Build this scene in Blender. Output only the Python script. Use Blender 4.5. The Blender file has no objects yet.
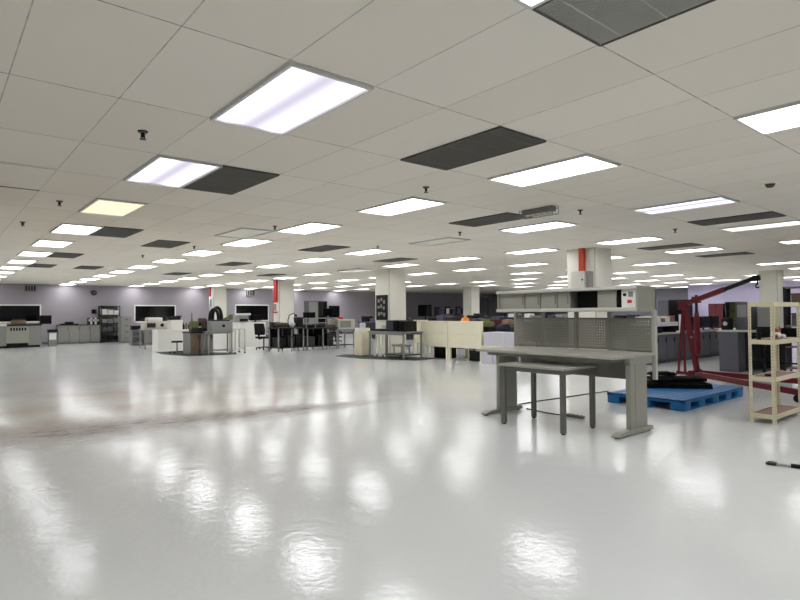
import bpy, bmesh, math, random
from mathutils import Vector, Matrix

random.seed(7)
scene = bpy.context.scene
COL = scene.collection

# ---------------------------------------------------------------- camera, world, exposure
CAM = Vector((-0.963, -2.863, 1.36))
CEIL = 2.811
YAW, PITCH, ROLL = math.radians(39.72), math.radians(1.28), math.radians(-0.43)
_c, _s = math.cos(YAW), math.sin(YAW)
_fh, _rh, _z = Vector((_s, _c, 0)), Vector((_c, -_s, 0)), Vector((0, 0, 1))
_f = _fh * math.cos(PITCH) + _z * math.sin(PITCH)
_u = _z * math.cos(PITCH) - _fh * math.sin(PITCH)
_r2 = _rh * math.cos(ROLL) + _u * math.sin(ROLL)
_u2 = _u * math.cos(ROLL) - _rh * math.sin(ROLL)
cam_data = bpy.data.cameras.new('camera')
cam_data.sensor_width = 36.0
cam_data.lens = 565.6 / 800.0 * 36.0
cam_data.clip_end = 200
cam = bpy.data.objects.new('camera', cam_data)
m = Matrix.Identity(4)
for i in range(3):
    m[i][0], m[i][1], m[i][2], m[i][3] = _r2[i], _u2[i], -_f[i], CAM[i]
cam.matrix_world = m
COL.objects.link(cam)
scene.camera = cam

world = bpy.data.worlds.new('world')
scene.world = world
world.use_nodes = True
world.node_tree.nodes['Background'].inputs[0].default_value = (0.8, 0.85, 1.0, 1)
world.node_tree.nodes['Background'].inputs[1].default_value = 0.05

scene.view_settings.view_transform = 'Standard'
scene.view_settings.look = 'None'
scene.view_settings.gamma = 1.0
scene.view_settings.use_curve_mapping = False
scene.view_settings.exposure = 0.0
LAMP = 9.0            # radiance of a fluorescent panel


# ---------------------------------------------------------------- materials
def lin(c):
    out = []
    for v in c[:3]:
        v = v / 255.0
        out.append(v / 12.92 if v <= 0.04045 else ((v + 0.055) / 1.055) ** 2.4)
    return tuple(out) + (1.0,)


def new_mat(name):
    mt = bpy.data.materials.new(name)
    mt.use_nodes = True
    nt = mt.node_tree
    nt.nodes.clear()
    out = nt.nodes.new('ShaderNodeOutputMaterial')
    return mt, nt, out


def mat(name, rgb, rough=0.5, metal=0.0, var=0.06, scale=6.0, spec=0.5, bump=0.0):
    mt, nt, out = new_mat(name)
    b = nt.nodes.new('ShaderNodeBsdfPrincipled')
    b.inputs['Roughness'].default_value = rough
    b.inputs['Metallic'].default_value = metal
    b.inputs['Specular IOR Level'].default_value = spec
    tc = nt.nodes.new('ShaderNodeTexCoord')
    nz = nt.nodes.new('ShaderNodeTexNoise')
    nz.inputs['Scale'].default_value = scale
    nz.inputs['Detail'].default_value = 4
    nt.links.new(tc.outputs['Object'], nz.inputs['Vector'])
    mx = nt.nodes.new('ShaderNodeMix')
    mx.data_type = 'RGBA'
    c = lin(rgb)
    mx.inputs['A'].default_value = tuple(min(1, v * (1 - var)) for v in c[:3]) + (1,)
    mx.inputs['B'].default_value = tuple(min(1, v * (1 + var)) for v in c[:3]) + (1,)
    nt.links.new(nz.outputs['Fac'], mx.inputs['Factor'])
    nt.links.new(mx.outputs['Result'], b.inputs['Base Color'])
    if bump:
        bp = nt.nodes.new('ShaderNodeBump')
        bp.inputs['Strength'].default_value = bump
        bp.inputs['Distance'].default_value = 0.01
        nt.links.new(nz.outputs['Fac'], bp.inputs['Height'])
        nt.links.new(bp.outputs['Normal'], b.inputs['Normal'])
    nt.links.new(b.outputs['BSDF'], out.inputs['Surface'])
    return mt


def node(nt, kind, **kw):
    n = nt.nodes.new(kind)
    for k, v in kw.items():
        setattr(n, k, v)
    return n


def math_node(nt, op, a, b=None, clamp=False):
    n = nt.nodes.new('ShaderNodeMath')
    n.operation = op
    n.use_clamp = clamp
    for i, v in enumerate((a, b)):
        if v is None:
            continue
        if isinstance(v, (int, float)):
            n.inputs[i].default_value = v
        else:
            nt.links.new(v, n.inputs[i])
    return n.outputs[0]


def ceiling_mat():
    mt, nt, out = new_mat('ceiling_tiles')
    b = node(nt, 'ShaderNodeBsdfPrincipled')
    b.inputs['Roughness'].default_value = 0.85
    b.inputs['Specular IOR Level'].default_value = 0.2
    tc = node(nt, 'ShaderNodeTexCoord')
    sp = node(nt, 'ShaderNodeSeparateXYZ')
    nt.links.new(tc.outputs['Object'], sp.inputs[0])

    def line(sock, period, half):
        q = math_node(nt, 'DIVIDE', sock, period)
        fr = math_node(nt, 'FRACT', math_node(nt, 'ADD', q, 1000.5))
        d = math_node(nt, 'ABSOLUTE', math_node(nt, 'SUBTRACT', fr, 0.5))
        return math_node(nt, 'LESS_THAN', math_node(nt, 'MULTIPLY', d, period), half)
    # thin dark seam on one edge of each T bar, the bar itself a little lighter
    dx = line(sp.outputs['X'], 0.61, 0.0035)
    dy = line(sp.outputs['Y'], 1.22, 0.0045)
    nz = node(nt, 'ShaderNodeTexNoise')
    nz.inputs['Scale'].default_value = 9.0
    nz.inputs['Detail'].default_value = 3
    nt.links.new(tc.outputs['Object'], nz.inputs['Vector'])
    broken = math_node(nt, 'MULTIPLY_ADD', nz.outputs['Fac'], 1.6)
    nt.nodes[-1].inputs[2].default_value = -0.15
    nt.nodes[-1].use_clamp = True
    dx2 = math_node(nt, 'MULTIPLY', dx, 0.62)
    dy2 = math_node(nt, 'MULTIPLY', dy, 0.85)
    seam = math_node(nt, 'MULTIPLY', math_node(nt, 'MAXIMUM', dx2, dy2), broken, True)
    # every tile aged a little differently
    wn = node(nt, 'ShaderNodeTexWhiteNoise', noise_dimensions='2D')
    cmb = node(nt, 'ShaderNodeCombineXYZ')
    nt.links.new(math_node(nt, 'FLOOR', math_node(nt, 'DIVIDE', sp.outputs['X'], 0.61)), cmb.inputs[0])
    nt.links.new(math_node(nt, 'FLOOR', math_node(nt, 'DIVIDE', sp.outputs['Y'], 1.22)), cmb.inputs[1])
    nt.links.new(cmb.outputs[0], wn.inputs['Vector'])
    fine = node(nt, 'ShaderNodeTexNoise')
    fine.inputs['Scale'].default_value = 60.0
    nt.links.new(tc.outputs['Object'], fine.inputs['Vector'])
    t = math_node(nt, 'ADD', math_node(nt, 'MULTIPLY', wn.outputs['Value'], 0.75), math_node(nt, 'MULTIPLY', fine.outputs['Fac'], 0.25))
    base = node(nt, 'ShaderNodeMix', data_type='RGBA')
    base.inputs['A'].default_value = lin((239, 231, 217))
    base.inputs['B'].default_value = lin((246, 239, 227))
    nt.links.new(t, base.inputs['Factor'])
    mx = node(nt, 'ShaderNodeMix', data_type='RGBA')
    nt.links.new(seam, mx.inputs['Factor'])
    nt.links.new(base.outputs['Result'], mx.inputs['A'])
    mx.inputs['B'].default_value = lin((62, 58, 52))
    nt.links.new(mx.outputs['Result'], b.inputs['Base Color'])
    nt.links.new(b.outputs[0], out.inputs['Surface'])
    return mt


def floor_mat():
    mt, nt, out = new_mat('grey_epoxy_floor')
    b = node(nt, 'ShaderNodeBsdfPrincipled')
    tc = node(nt, 'ShaderNodeTexCoord')
    P = tc.outputs['Object']

    def noise(scale, detail=4, vec=None, rough=0.5):
        n = node(nt, 'ShaderNodeTexNoise')
        n.inputs['Scale'].default_value = scale
        n.inputs['Detail'].default_value = detail
        n.inputs['Roughness'].default_value = rough
        nt.links.new(vec or P, n.inputs['Vector'])
        return n.outputs['Fac']

    def ramp(s, lo, hi):
        n = node(nt, 'ShaderNodeMapRange', clamp=True)
        n.inputs['From Min'].default_value = lo
        n.inputs['From Max'].default_value = hi
        nt.links.new(s, n.inputs['Value'])
        return n.outputs[0]

    def mix(f, a, bcol):
        n = node(nt, 'ShaderNodeMix', data_type='RGBA')
        nt.links.new(f, n.inputs['Factor'])
        if isinstance(a, tuple):
            n.inputs['A'].default_value = a
        else:
            nt.links.new(a, n.inputs['A'])
        n.inputs['B'].default_value = bcol
        return n.outputs['Result']
    col = mix(ramp(noise(0.35, 5), 0.3, 0.7), lin((218, 221, 221)), lin((226, 228, 228)))
    # worn, scuffed walkway: a band running across the hall with brown scrapes in it
    sp = node(nt, 'ShaderNodeSeparateXYZ')
    nt.links.new(P, sp.inputs[0])
    X, Y = sp.outputs['X'], sp.outputs['Y']
    # distance from the line y = 4.78 - 0.16 * x
    d = math_node(nt, 'SUBTRACT', math_node(nt, 'ADD', Y, math_node(nt, 'MULTIPLY', X, 0.16)), 4.78)
    wid = math_node(nt, 'SUBTRACT', 1.15, math_node(nt, 'MULTIPLY', X, 0.22))
    wid = math_node(nt, 'MAXIMUM', wid, 0.18)
    band = math_node(nt, 'SUBTRACT', 1.15, math_node(nt, 'DIVIDE', math_node(nt, 'ABSOLUTE', d), wid), True)
    ends = math_node(nt, 'MULTIPLY', ramp(X, 5.0, 3.4), ramp(X, -3.5, -1.5))
    st = node(nt, 'ShaderNodeMapping')
    st.inputs['Rotation'].default_value = (0, 0, 0.25)
    st.inputs['Scale'].default_value = (1.6, 7.0, 1)
    nt.links.new(P, st.inputs[0])
    scr = ramp(noise(2.2, 8, st.outputs[0], 0.78), 0.36, 0.56)
    worn = math_node(nt, 'MULTIPLY', math_node(nt, 'MULTIPLY', band, ends), scr)
    # beige traffic film on the far side of the walkway
    film = math_node(nt, 'MULTIPLY', ramp(d, -0.2, 0.6), ramp(d, 9.0, 2.0))
    film = math_node(nt, 'MULTIPLY', film, ramp(X, 6.5, 2.0))
    film = math_node(nt, 'MULTIPLY', film, ramp(noise(0.7, 4), 0.25, 0.7))
    col = mix(math_node(nt, 'MULTIPLY', film, 0.8), col, lin((176, 160, 136)))
    col = mix(math_node(nt, 'MULTIPLY', worn, 0.95), col, lin((112, 88, 72)))
    # scattered dark specks
    vo = node(nt, 'ShaderNodeTexVoronoi')
    vo.inputs['Scale'].default_value = 2.6
    nt.links.new(P, vo.inputs['Vector'])
    wn = node(nt, 'ShaderNodeSeparateColor')
    nt.links.new(vo.outputs['Color'], wn.inputs[0])
    speck = math_node(nt, 'MULTIPLY', math_node(nt, 'LESS_THAN', vo.outputs['Distance'], 0.018), math_node(nt, 'GREATER_THAN', wn.outputs[0], 0.55))
    col = mix(math_node(nt, 'MULTIPLY', speck, 0.75), col, lin((60, 55, 50)))
    nt.links.new(col, b.inputs['Base Color'])
    r = node(nt, 'ShaderNodeMapRange')
    r.inputs['To Min'].default_value = 0.10
    r.inputs['To Max'].default_value = 0.15
    nt.links.new(noise(1.3, 4), r.inputs['Value'])
    rr = math_node(nt, 'ADD', r.outputs[0], math_node(nt, 'MULTIPLY', worn, 0.3))
    nt.links.new(rr, b.inputs['Roughness'])
    b.inputs['IOR'].default_value = 1.5
    nt.links.new(math_node(nt, 'MULTIPLY', math_node(nt, 'SUBTRACT', 1.0, math_node(nt, 'MULTIPLY', worn, 0.85)), 0.4), b.inputs['Specular IOR Level'])
    # orange-peel roller texture
    bp = node(nt, 'ShaderNodeBump')
    bp.inputs['Strength'].default_value = 0.3
    bp.inputs['Distance'].default_value = 0.004
    nt.links.new(math_node(nt, 'ADD', noise(22, 3), math_node(nt, 'MULTIPLY', noise(6, 2), 2.0)), bp.inputs['Height'])
    nt.links.new(bp.outputs[0], b.inputs['Normal'])
    nt.links.new(b.outputs[0], out.inputs['Surface'])
    return mt


def lamp_mat(name, rgb, strength, tubes=False):
    mt, nt, out = new_mat(name)
    e = node(nt, 'ShaderNodeEmission')
    e.inputs[0].default_value = tuple(c / 255 for c in rgb) + (1,)
    e.inputs[1].default_value = strength
    if tubes:
        # prismatic lens: bright over the two tubes, dimmer and violet between and beside them
        tc = node(nt, 'ShaderNodeTexCoord')
        sp = node(nt, 'ShaderNodeSeparateXYZ')
        nt.links.new(tc.outputs['Object'], sp.inputs[0])
        a = math_node(nt, 'ABSOLUTE', sp.outputs['X'])
        d = math_node(nt, 'ABSOLUTE', math_node(nt, 'SUBTRACT', a, 0.19))
        f = math_node(nt, 'SUBTRACT', 1.0, math_node(nt, 'DIVIDE', d, 0.19), True)
        st = math_node(nt, 'MULTIPLY_ADD', math_node(nt, 'POWER', f, 1.6), strength)
        nt.nodes[-1].inputs[2].default_value = 0.82
        nt.links.new(st, e.inputs[1])
    nt.links.new(e.outputs[0], out.inputs['Surface'])
    return mt


M = {}
M['ceiling'] = ceiling_mat()
M['floor'] = floor_mat()
M['wall'] = mat('lavender_grey_wall', (164, 158, 165), 0.7, var=0.03, scale=1.0)
M['wall_lav'] = mat('lavender_wall', (222, 214, 246), 0.7, var=0.03, scale=1.0)
M['wall_dark'] = mat('grey_wall', (122, 120, 127), 0.7, var=0.03, scale=1.0)
M['pillar'] = mat('cream_pillar_paint', (226, 224, 212), 0.55, var=0.03, scale=2.0)
M['lamp'] = lamp_mat('fluorescent_white', (249, 251, 255), LAMP)
M['lamp_violet'] = lamp_mat('fluorescent_violet', (228, 217, 255), 1.7, True)
M['lamp_yellow'] = lamp_mat('fluorescent_yellow', (255, 243, 176), 1.05)
M['lamp_warm'] = lamp_mat('fluorescent_warm', (255, 244, 222), 1.6)
M['lamp_soft'] = lamp_mat('fluorescent_dimmed', (249, 251, 255), LAMP * 0.45)  # output lowered to weaken this row's streak on the floor
M['lamp_off'] = mat('unlit_diffuser', (244, 242, 226), 0.4, var=0.01)
M['white_metal'] = mat('white_enamel', (215, 215, 210), 0.45, var=0.02)
M['grille'] = mat('dark_grille', (70, 68, 63), 0.5, var=0.05)
M['grille_light'] = mat('grey_grille', (205, 203, 196), 0.5, var=0.05)
M['void'] = mat('void_shade', (14, 14, 14), 0.9, var=0.0)  # near-black colour standing in for the shade inside openings
M['black'] = mat('black_plastic', (11, 11, 12), 0.45, var=0.1, spec=0.25)
M['blackmat'] = mat('black_rubber', (11, 11, 12), 0.85, var=0.15, spec=0.15)
M['screen'] = mat('black_glass', (10, 10, 12), 0.1, var=0.0)
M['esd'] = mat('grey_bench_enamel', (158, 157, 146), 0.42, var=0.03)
M['esd_dark'] = mat('grey_bench_enamel_shade', (128, 127, 118), 0.45, var=0.03)  # darker bench enamel, shade under the desk put into the colour; trims too
M['esd_leg'] = mat('dark_grey_leg_enamel', (108, 108, 102), 0.4, var=0.03)
M['esd_top'] = mat('bench_laminate', (176, 173, 164), 0.3, var=0.04, scale=20)
M['esd_light'] = mat('bench_light_trim', (196, 194, 184), 0.35, var=0.03)
M['beige'] = mat('beige_rack_enamel', (228, 219, 188), 0.45, var=0.04)
M['board'] = mat('brown_particle_board', (142, 112, 100), 0.65, var=0.12, scale=14)
M['blue'] = mat('blue_plastic', (26, 108, 172), 0.4, var=0.06)
M['red'] = mat('dark_red_paint', (96, 11, 24), 0.4, var=0.08, spec=0.35)
M['redpipe'] = mat('orange_red_paint', (186, 62, 30), 0.45, var=0.05)
M['electric'] = mat('electric_box_enamel', (206, 204, 194), 0.5, var=0.02)
M['redprint'] = mat('faded_red_print', (158, 52, 66), 0.6, var=0.3, scale=30)
M['redsign'] = mat('red_sign_paint', (190, 36, 40), 0.5, var=0.05)
M['chrome'] = mat('steel', (170, 172, 175), 0.25, 1.0, var=0.05)
M['darksteel'] = mat('dark_steel', (50, 50, 54), 0.4, 0.5, var=0.1)
M['cabgrey'] = mat('grey_cabinet_enamel', (138, 138, 134), 0.45, var=0.03)
M['cabslate'] = mat('slate_cabinet_enamel', (86, 86, 94), 0.45, var=0.04)
M['slatedark'] = mat('dark_slate_side', (38, 38, 44), 0.5, var=0.05)
M['counter'] = mat('light_worktop', (176, 176, 172), 0.35, var=0.04)
M['whitecab'] = mat('white_laminate', (236, 235, 228), 0.4, var=0.02)
M['cream'] = mat('cream_laminate', (240, 234, 208), 0.45, var=0.03)
M['tan'] = mat('tan_laminate', (226, 218, 192), 0.5, var=0.04)
M['lilac'] = mat('lilac_white_laminate', (208, 206, 218), 0.45, var=0.02)
M['wood'] = mat('brown_wood', (112, 92, 74), 0.55, var=0.15, scale=12)
M['brownjunk'] = mat('brown_cloth', (84, 66, 54), 0.8, var=0.3, scale=14)
M['paper'] = mat('white_paper', (226, 226, 222), 0.7, var=0.04)
M['orange'] = mat('orange_plastic', (232, 138, 28), 0.5, var=0.08)
M['navy'] = mat('navy_cloth', (34, 38, 58), 0.8, var=0.2)
M['lightblue'] = mat('light_blue_plastic', (132, 168, 206), 0.5, var=0.1)
M['teal'] = mat('teal_plastic', (40, 110, 140), 0.5, var=0.1)
M['maroon'] = mat('maroon_cloth', (96, 30, 38), 0.7, var=0.15)
M['purple'] = mat('purple_grey_card', (92, 82, 112), 0.7, var=0.2)
M['green'] = mat('olive_green', (96, 104, 56), 0.7, var=0.2)
M['beigemachine'] = mat('beige_machine_enamel', (196, 190, 176), 0.45, var=0.04)
M['tile'] = mat('ceiling_tile_board', (242, 235, 222), 0.85, var=0.01)
M['grille_mid'] = mat('charcoal_grille', (122, 119, 112), 0.5, var=0.05)
M['backing_dark'] = mat('charcoal_backing', (36, 35, 33), 0.8, var=0.02)
M['backing_grey'] = mat('grille_backing', (58, 57, 54), 0.8, var=0.02)
M['floormat'] = mat('dark_floor_mat', (48, 48, 48), 0.7, var=0.15)


# ---------------------------------------------------------------- mesh helpers
class MB:
    """collects shapes in world metres; build() links them as ONE mesh object, stored relative to its parent"""
    def __init__(self):
        self.bm = bmesh.new()

    def _merge(self, tmp, mtx=None):
        if mtx is not None:
            bmesh.ops.transform(tmp, matrix=mtx, verts=tmp.verts)
        me = bpy.data.meshes.new('tmp')
        tmp.to_mesh(me)
        tmp.free()
        self.bm.from_mesh(me)
        bpy.data.meshes.remove(me)
        return self

    def box(self, x0, y0, z0, x1, y1, z1, bev=0.0, mtx=None):
        t = bmesh.new()
        bmesh.ops.create_cube(t, size=1.0)
        for v in t.verts:
            v.co = Vector(((x0 + x1) / 2 + v.co.x * (x1 - x0), (y0 + y1) / 2 + v.co.y * (y1 - y0), (z0 + z1) / 2 + v.co.z * (z1 - z0)))
        if bev:
            bmesh.ops.bevel(t, geom=list(t.edges), offset=bev, segments=2, profile=0.6, affect='EDGES')
        return self._merge(t, mtx)

    def bar(self, p0, p1, w, h=None, bev=0.0):
        """rectangular bar between two points; w across (horizontal), h up"""
        h = h or w
        p0, p1 = Vector(p0), Vector(p1)
        d = (p1 - p0)
        L = d.length
        d.normalize()
        up = Vector((0, 0, 1)) if abs(d.z) < 0.95 else Vector((1, 0, 0))
        sx = d.cross(up).normalized()
        uz = sx.cross(d).normalized()
        mt = Matrix.Identity(4)
        for i in range(3):
            mt[i][0], mt[i][1], mt[i][2], mt[i][3] = d[i], sx[i], uz[i], p0[i]
        return self.box(0, -w / 2, -h / 2, L, w / 2, h / 2, bev, mt)

    def cyl(self, p0, p1, r0, r1=None, seg=16):
        p0, p1 = Vector(p0), Vector(p1)
        d = p1 - p0
        t = bmesh.new()
        bmesh.ops.create_cone(t, cap_ends=True, segments=seg, radius1=r0, radius2=r0 if r1 is None else r1, depth=d.length)
        q = Vector((0, 0, 1)).rotation_difference(d.normalized()).to_matrix().to_4x4()
        return self._merge(t, Matrix.Translation((p0 + p1) / 2) @ q)

    def sphere(self, c, r, sc=(1, 1, 1), seg=14):
        t = bmesh.new()
        bmesh.ops.create_uvsphere(t, u_segments=seg, v_segments=seg // 2 + 2, radius=r)
        return self._merge(t, Matrix.Translation(Vector(c)) @ Matrix.Diagonal((sc[0], sc[1], sc[2], 1)))

    def tube(self, pts, r, seg=10):
        pts = [Vector(p) for p in pts]
        n = len(pts)
        rings = []
        prev = None
        for i, p in enumerate(pts):
            d = (pts[min(i + 1, n - 1)] - pts[max(i - 1, 0)]).normalized()
            ref = prev if prev is not None else (Vector((0, 0, 1)) if abs(d.z) < 0.9 else Vector((1, 0, 0)))
            a = (ref - d * ref.dot(d)).normalized()
            prev = a
            b2 = d.cross(a)
            rings.append([self.bm.verts.new(p + (a * math.cos(k * 2 * math.pi / seg) + b2 * math.sin(k * 2 * math.pi / seg)) * r) for k in range(seg)])
        for i in range(n - 1):
            for k in range(seg):
                self.bm.faces.new((rings[i][k], rings[i][(k + 1) % seg], rings[i + 1][(k + 1) % seg], rings[i + 1][k]))
        self.bm.faces.new(rings[0][::-1])
        self.bm.faces.new(rings[-1])
        return self

    def prism(self, poly, z0, z1, bev=0.0, mtx=None):
        t = bmesh.new()
        lo = [t.verts.new((x, y, z0)) for x, y in poly]
        hi = [t.verts.new((x, y, z1)) for x, y in poly]
        t.faces.new(lo[::-1])
        t.faces.new(hi)
        k = len(poly)
        for i in range(k):
            t.faces.new((lo[i], lo[(i + 1) % k], hi[(i + 1) % k], hi[i]))
        if bev:
            bmesh.ops.bevel(t, geom=list(t.edges), offset=bev, segments=2, profile=0.6, affect='EDGES')
        return self._merge(t, mtx)

    def jitter(self, amt, seed=1):
        rnd = random.Random(seed)
        for v in self.bm.verts:
            v.co += Vector((rnd.uniform(-amt, amt), rnd.uniform(-amt, amt), rnd.uniform(-amt, amt)))
        return self

    def build(self, name, material, parent=None, smooth=False):
        off = Vector((0, 0, 0))
        p = parent
        while p is not None:
            off += p.location
            p = p.parent
        bmesh.ops.recalc_face_normals(self.bm, faces=self.bm.faces)
        me = bpy.data.meshes.new(name)
        if off.length:
            bmesh.ops.translate(self.bm, vec=-off, verts=self.bm.verts)
        self.bm.to_mesh(me)
        self.bm.free()
        me.materials.append(M[material] if isinstance(material, str) else material)
        if smooth:
            for pl in me.polygons:
                pl.use_smooth = True
            try:
                me.set_sharp_from_angle(angle=math.radians(40))
            except Exception:
                pass
        o = bpy.data.objects.new(name, me)
        COL.objects.link(o)
        if parent is not None:
            o.parent = parent
        return o


def tag(o, label=None, cat=None, group=None, kind=None):
    if label:
        o['label'] = label
    if cat:
        o['category'] = cat
    if group:
        o['group'] = group
    if kind:
        o['kind'] = kind
    return o


def thing(name, loc, label, cat, group=None):
    o = bpy.data.objects.new(name, None)
    o.empty_display_size = 0.1
    o.location = loc
    COL.objects.link(o)
    return tag(o, label, cat, group)


def struct(name, mb, material, label, parent=None):
    o = mb.build(name, material, parent)
    o['kind'] = 'structure'
    o['label'] = label
    return o


def copy_tree(o, loc=None, label=None, group=None, parent=None):
    c = o.copy()
    COL.objects.link(c)
    c.parent = parent
    if loc is not None:
        c.location = loc
    if label:
        c['label'] = label
    if group:
        c['group'] = group
    for ch in list(o.children):
        copy_tree(ch, parent=c)
    return c


# ================================================================ THE HALL
X0, X1, Y0, Y1 = -9.0, 36.0, -9.0, 28.2
struct('floor', MB().box(X0, Y0, -0.1, X1, Y1, 0), 'floor', 'glossy pale grey epoxy floor with a scuffed brown walkway')
struct('ceiling', MB().box(X0, Y0, CEIL, X1, Y1, CEIL + 0.1), 'ceiling', 'suspended ceiling of off-white rectangular tiles')
struct('wall_back', MB().box(X0, Y1, 0, X1, Y1 + 0.2, CEIL), 'wall', 'long lavender grey wall with black windows')
struct('wall_end', MB().box(X1, Y0, 0, X1 + 0.2, Y1 + 0.2, CEIL), 'wall_dark', 'distant grey end wall')
struct('wall_side', MB().box(X0 - 0.2, Y0, 0, X0, Y1 + 0.2, CEIL), 'wall', 'plain side wall')
struct('wall_front', MB().box(X0 - 0.2, Y0 - 0.2, 0, X1 + 0.2, Y0, CEIL), 'wall', 'plain wall behind the viewer')
struct('wall_room', MB().box(33.0, Y0, 0, X1, 11.75, CEIL), 'wall_lav', 'bright lavender wall of an enclosed room')
struct('baseboard_back', MB().box(X0, Y1 - 0.02, 0, X1, Y1, 0.1), 'cabslate', 'dark skirting along the long wall')

for i, (px, py, w) in enumerate([(10.62, 4.15, 0.73), (10.62, 11.62, 0.76), (10.62, 19.2, 0.60), (10.62, 26.55, 0.60),
                                 (22.65, 4.15, 0.60), (22.65, 11.65, 0.60), (22.65, 19.25, 0.62), (22.65, 26.55, 0.6), (34.9, 19.3, 0.6)]):
    mb = MB().box(px, py, 0, px + 0.70, py + w, CEIL)
    lab = ['square cream pillar behind the steel workbench', 'cream pillar with a black notice board', 'cream pillar with red pipe above cluttered benches',
           'cream pillar close to the long wall', 'cream pillar behind the beige rack', 'cream pillar hidden behind the workbench pillar',
           'pale pillar at the far side of the cream benches', 'far pillar beside the long wall', 'most distant pillar by the end wall'][i]
    o = struct('pillar', mb, 'pillar', lab)
    tr = MB()
    tr.box(px - 0.006, py - 0.006, 0, px + 0.02, py, CEIL - 0.001).box(px - 0.006, py, 0, px, py + 0.02, CEIL - 0.001)
    tr.box(px - 0.008, py + w - 0.03, CEIL - 0.03, px, py + w, CEIL - 0.001)
    tr.build('corner_trim', 'esd_light', o)


def window(x0, x1, z0, z1, n, label):
    fr = MB()
    t = 0.06
    y0, y1 = Y1 - 0.05, Y1 - 0.001
    fr.box(x0, y0, z1 - t, x1, y1, z1).box(x0, y0, z0, x1, y1, z0 + t)
    fr.box(x0, y0, z0, x0 + t, y1, z1).box(x1 - t, y0, z0, x1, y1, z1)
    fr = struct('window_%d' % n, fr, 'whitecab', label)
    MB().box(x0 + t, Y1 - 0.03, z0 + t, x1 - t, Y1 - 0.004, z1 - t).build('pane', 'screen', fr)


window(0.9, 3.03, 1.03, 1.87, 1, 'dark window in a white frame above the grey printing machine')
window(7.08, 9.18, 0.95, 1.86, 2, 'dark window in a white frame behind the beige machine')
window(12.5, 14.62, 0.92, 1.9, 3, 'dark window in a white frame behind the white desk')

# ================================================================ CEILING FIXTURES
TX, TY = 0.61, 1.22


def cell(i, j):
    return (TX * (j + 0.5), TY * (i + 0.5))


def make_light(loc, material, label, group):
    t = thing('ceiling_light', (loc[0], loc[1], CEIL), label, 'ceiling light', group)
    x, y = loc
    a, b, w = TX / 2 - 0.006, TY / 2 - 0.006, 0.022
    fr = MB()
    z0, z1 = CEIL - 0.022, CEIL - 0.0005
    fr.box(x - a, y - b, z0, x - a + w, y + b, z1).box(x + a - w, y - b, z0, x + a, y + b, z1)
    fr.box(x - a + w, y - b, z0, x + a - w, y - b + w, z1).box(x - a + w, y + b - w, z0, x + a - w, y + b, z1)
    fr.build('light_frame', 'white_metal', t)
    MB().box(x - a + w, y - b + w, CEIL - 0.008, x + a - w, y + b - w, CEIL - 0.003).build('diffuser', material, t)
    return t


ORD = ['first', 'second', 'third', 'fourth', 'fifth', 'sixth', 'seventh', 'eighth', 'ninth', 'tenth', 'eleventh', 'twelfth', 'thirteenth', 'fourteenth']


def project(x, y, z):
    d = Vector((x, y, z)) - CAM
    k = d.dot(_f)
    if k < 0.1:
        return None
    return 400 + 565.6 * d.dot(_r2) / k, 300 - 565.6 * d.dot(_u2) / k


special = {(0, 1): ('lamp_violet', 'large violet tinted ceiling light panel, biggest of all the lit panels'),
           (2, 1): ('lamp_violet', 'violet tinted ceiling light panel sharing an edge with a dark grille'),
           (4, 1): ('lamp_yellow', 'yellowish dim ceiling light panel beyond the violet ones'),
           (0, 11): ('lamp_violet', 'violet tinted long ceiling light panel before the slim black grille'),
           (0, 16): ('lamp_warm', 'warm cream ceiling light panel beyond the slim black grille'),
           (4, 11): ('lamp_off', 'unlit pale ceiling light panel beyond the middle sprinklers')}
protos = {}
dead = {(10, 26), (12, 26), (4, 31), (4, 36), (2, 26)}      # bays of the ceiling without a lit panel
row_names = {1: 'row starting at the large violet panel', 6: 'row over the middle of the open floor', 11: 'row ending above the steel workbench',
             16: 'row passing the workbench pillar', 21: 'row past the beige rack', 26: 'row crossing the distant benches'}
for j in (-4, 1, 6, 11, 16, 21, 26, 31, 36, 41, 46, 51, 56):
    k = 0
    for i in range(-4, 23, 2):
        x, y = cell(i, j)
        if y > Y1 - 0.7 or x > X1 - 0.4:
            continue
        if x > 32.5 and y < 12.4:
            continue
        if (i, j) in dead or (j >= 36 and i >= 16):
            continue
        near = abs(x - CAM.x) < 9 and -8 < y - CAM.y < 4
        pr = project(x, y, CEIL)
        seen = pr is not None and -30 < pr[0] < 830 and -40 < pr[1] < 600
        if not seen and not near:
            # outside the frame: only those that light the visible hall
            if not (i >= -4 and j <= 21 and pr is not None and -260 < pr[0] < 1150):
                continue
        matname, lab = special.get((i, j), ('lamp_soft' if j == 1 and i >= 6 else 'lamp', None))
        grp = 'recessed ceiling light panels'
        if lab is None:
            if not seen:
                lab = 'lit ceiling panel overhead beyond the edge of view'
                grp = 'ceiling panels beyond the edge of view'
            elif j in row_names and k < len(ORD):
                lab = 'white ceiling light panel, %s in the %s' % (ORD[k], row_names[j])
            else:
                lab = 'small bright ceiling light panel far off beyond all the pillars'
                grp = 'far ceiling light panels'
        if seen:
            k += 1
        if matname in protos:
            copy_tree(protos[matname], (x, y, CEIL), lab, grp)
        else:
            protos[matname] = make_light((x, y), matname, lab, grp)
# one pale unlit panel off the regular rows
copy_tree(protos['lamp_off'], cell(5, 5) + (CEIL,), 'unlit pale ceiling light panel beside a sprinkler and lit panel', 'recessed ceiling light panels')


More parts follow.
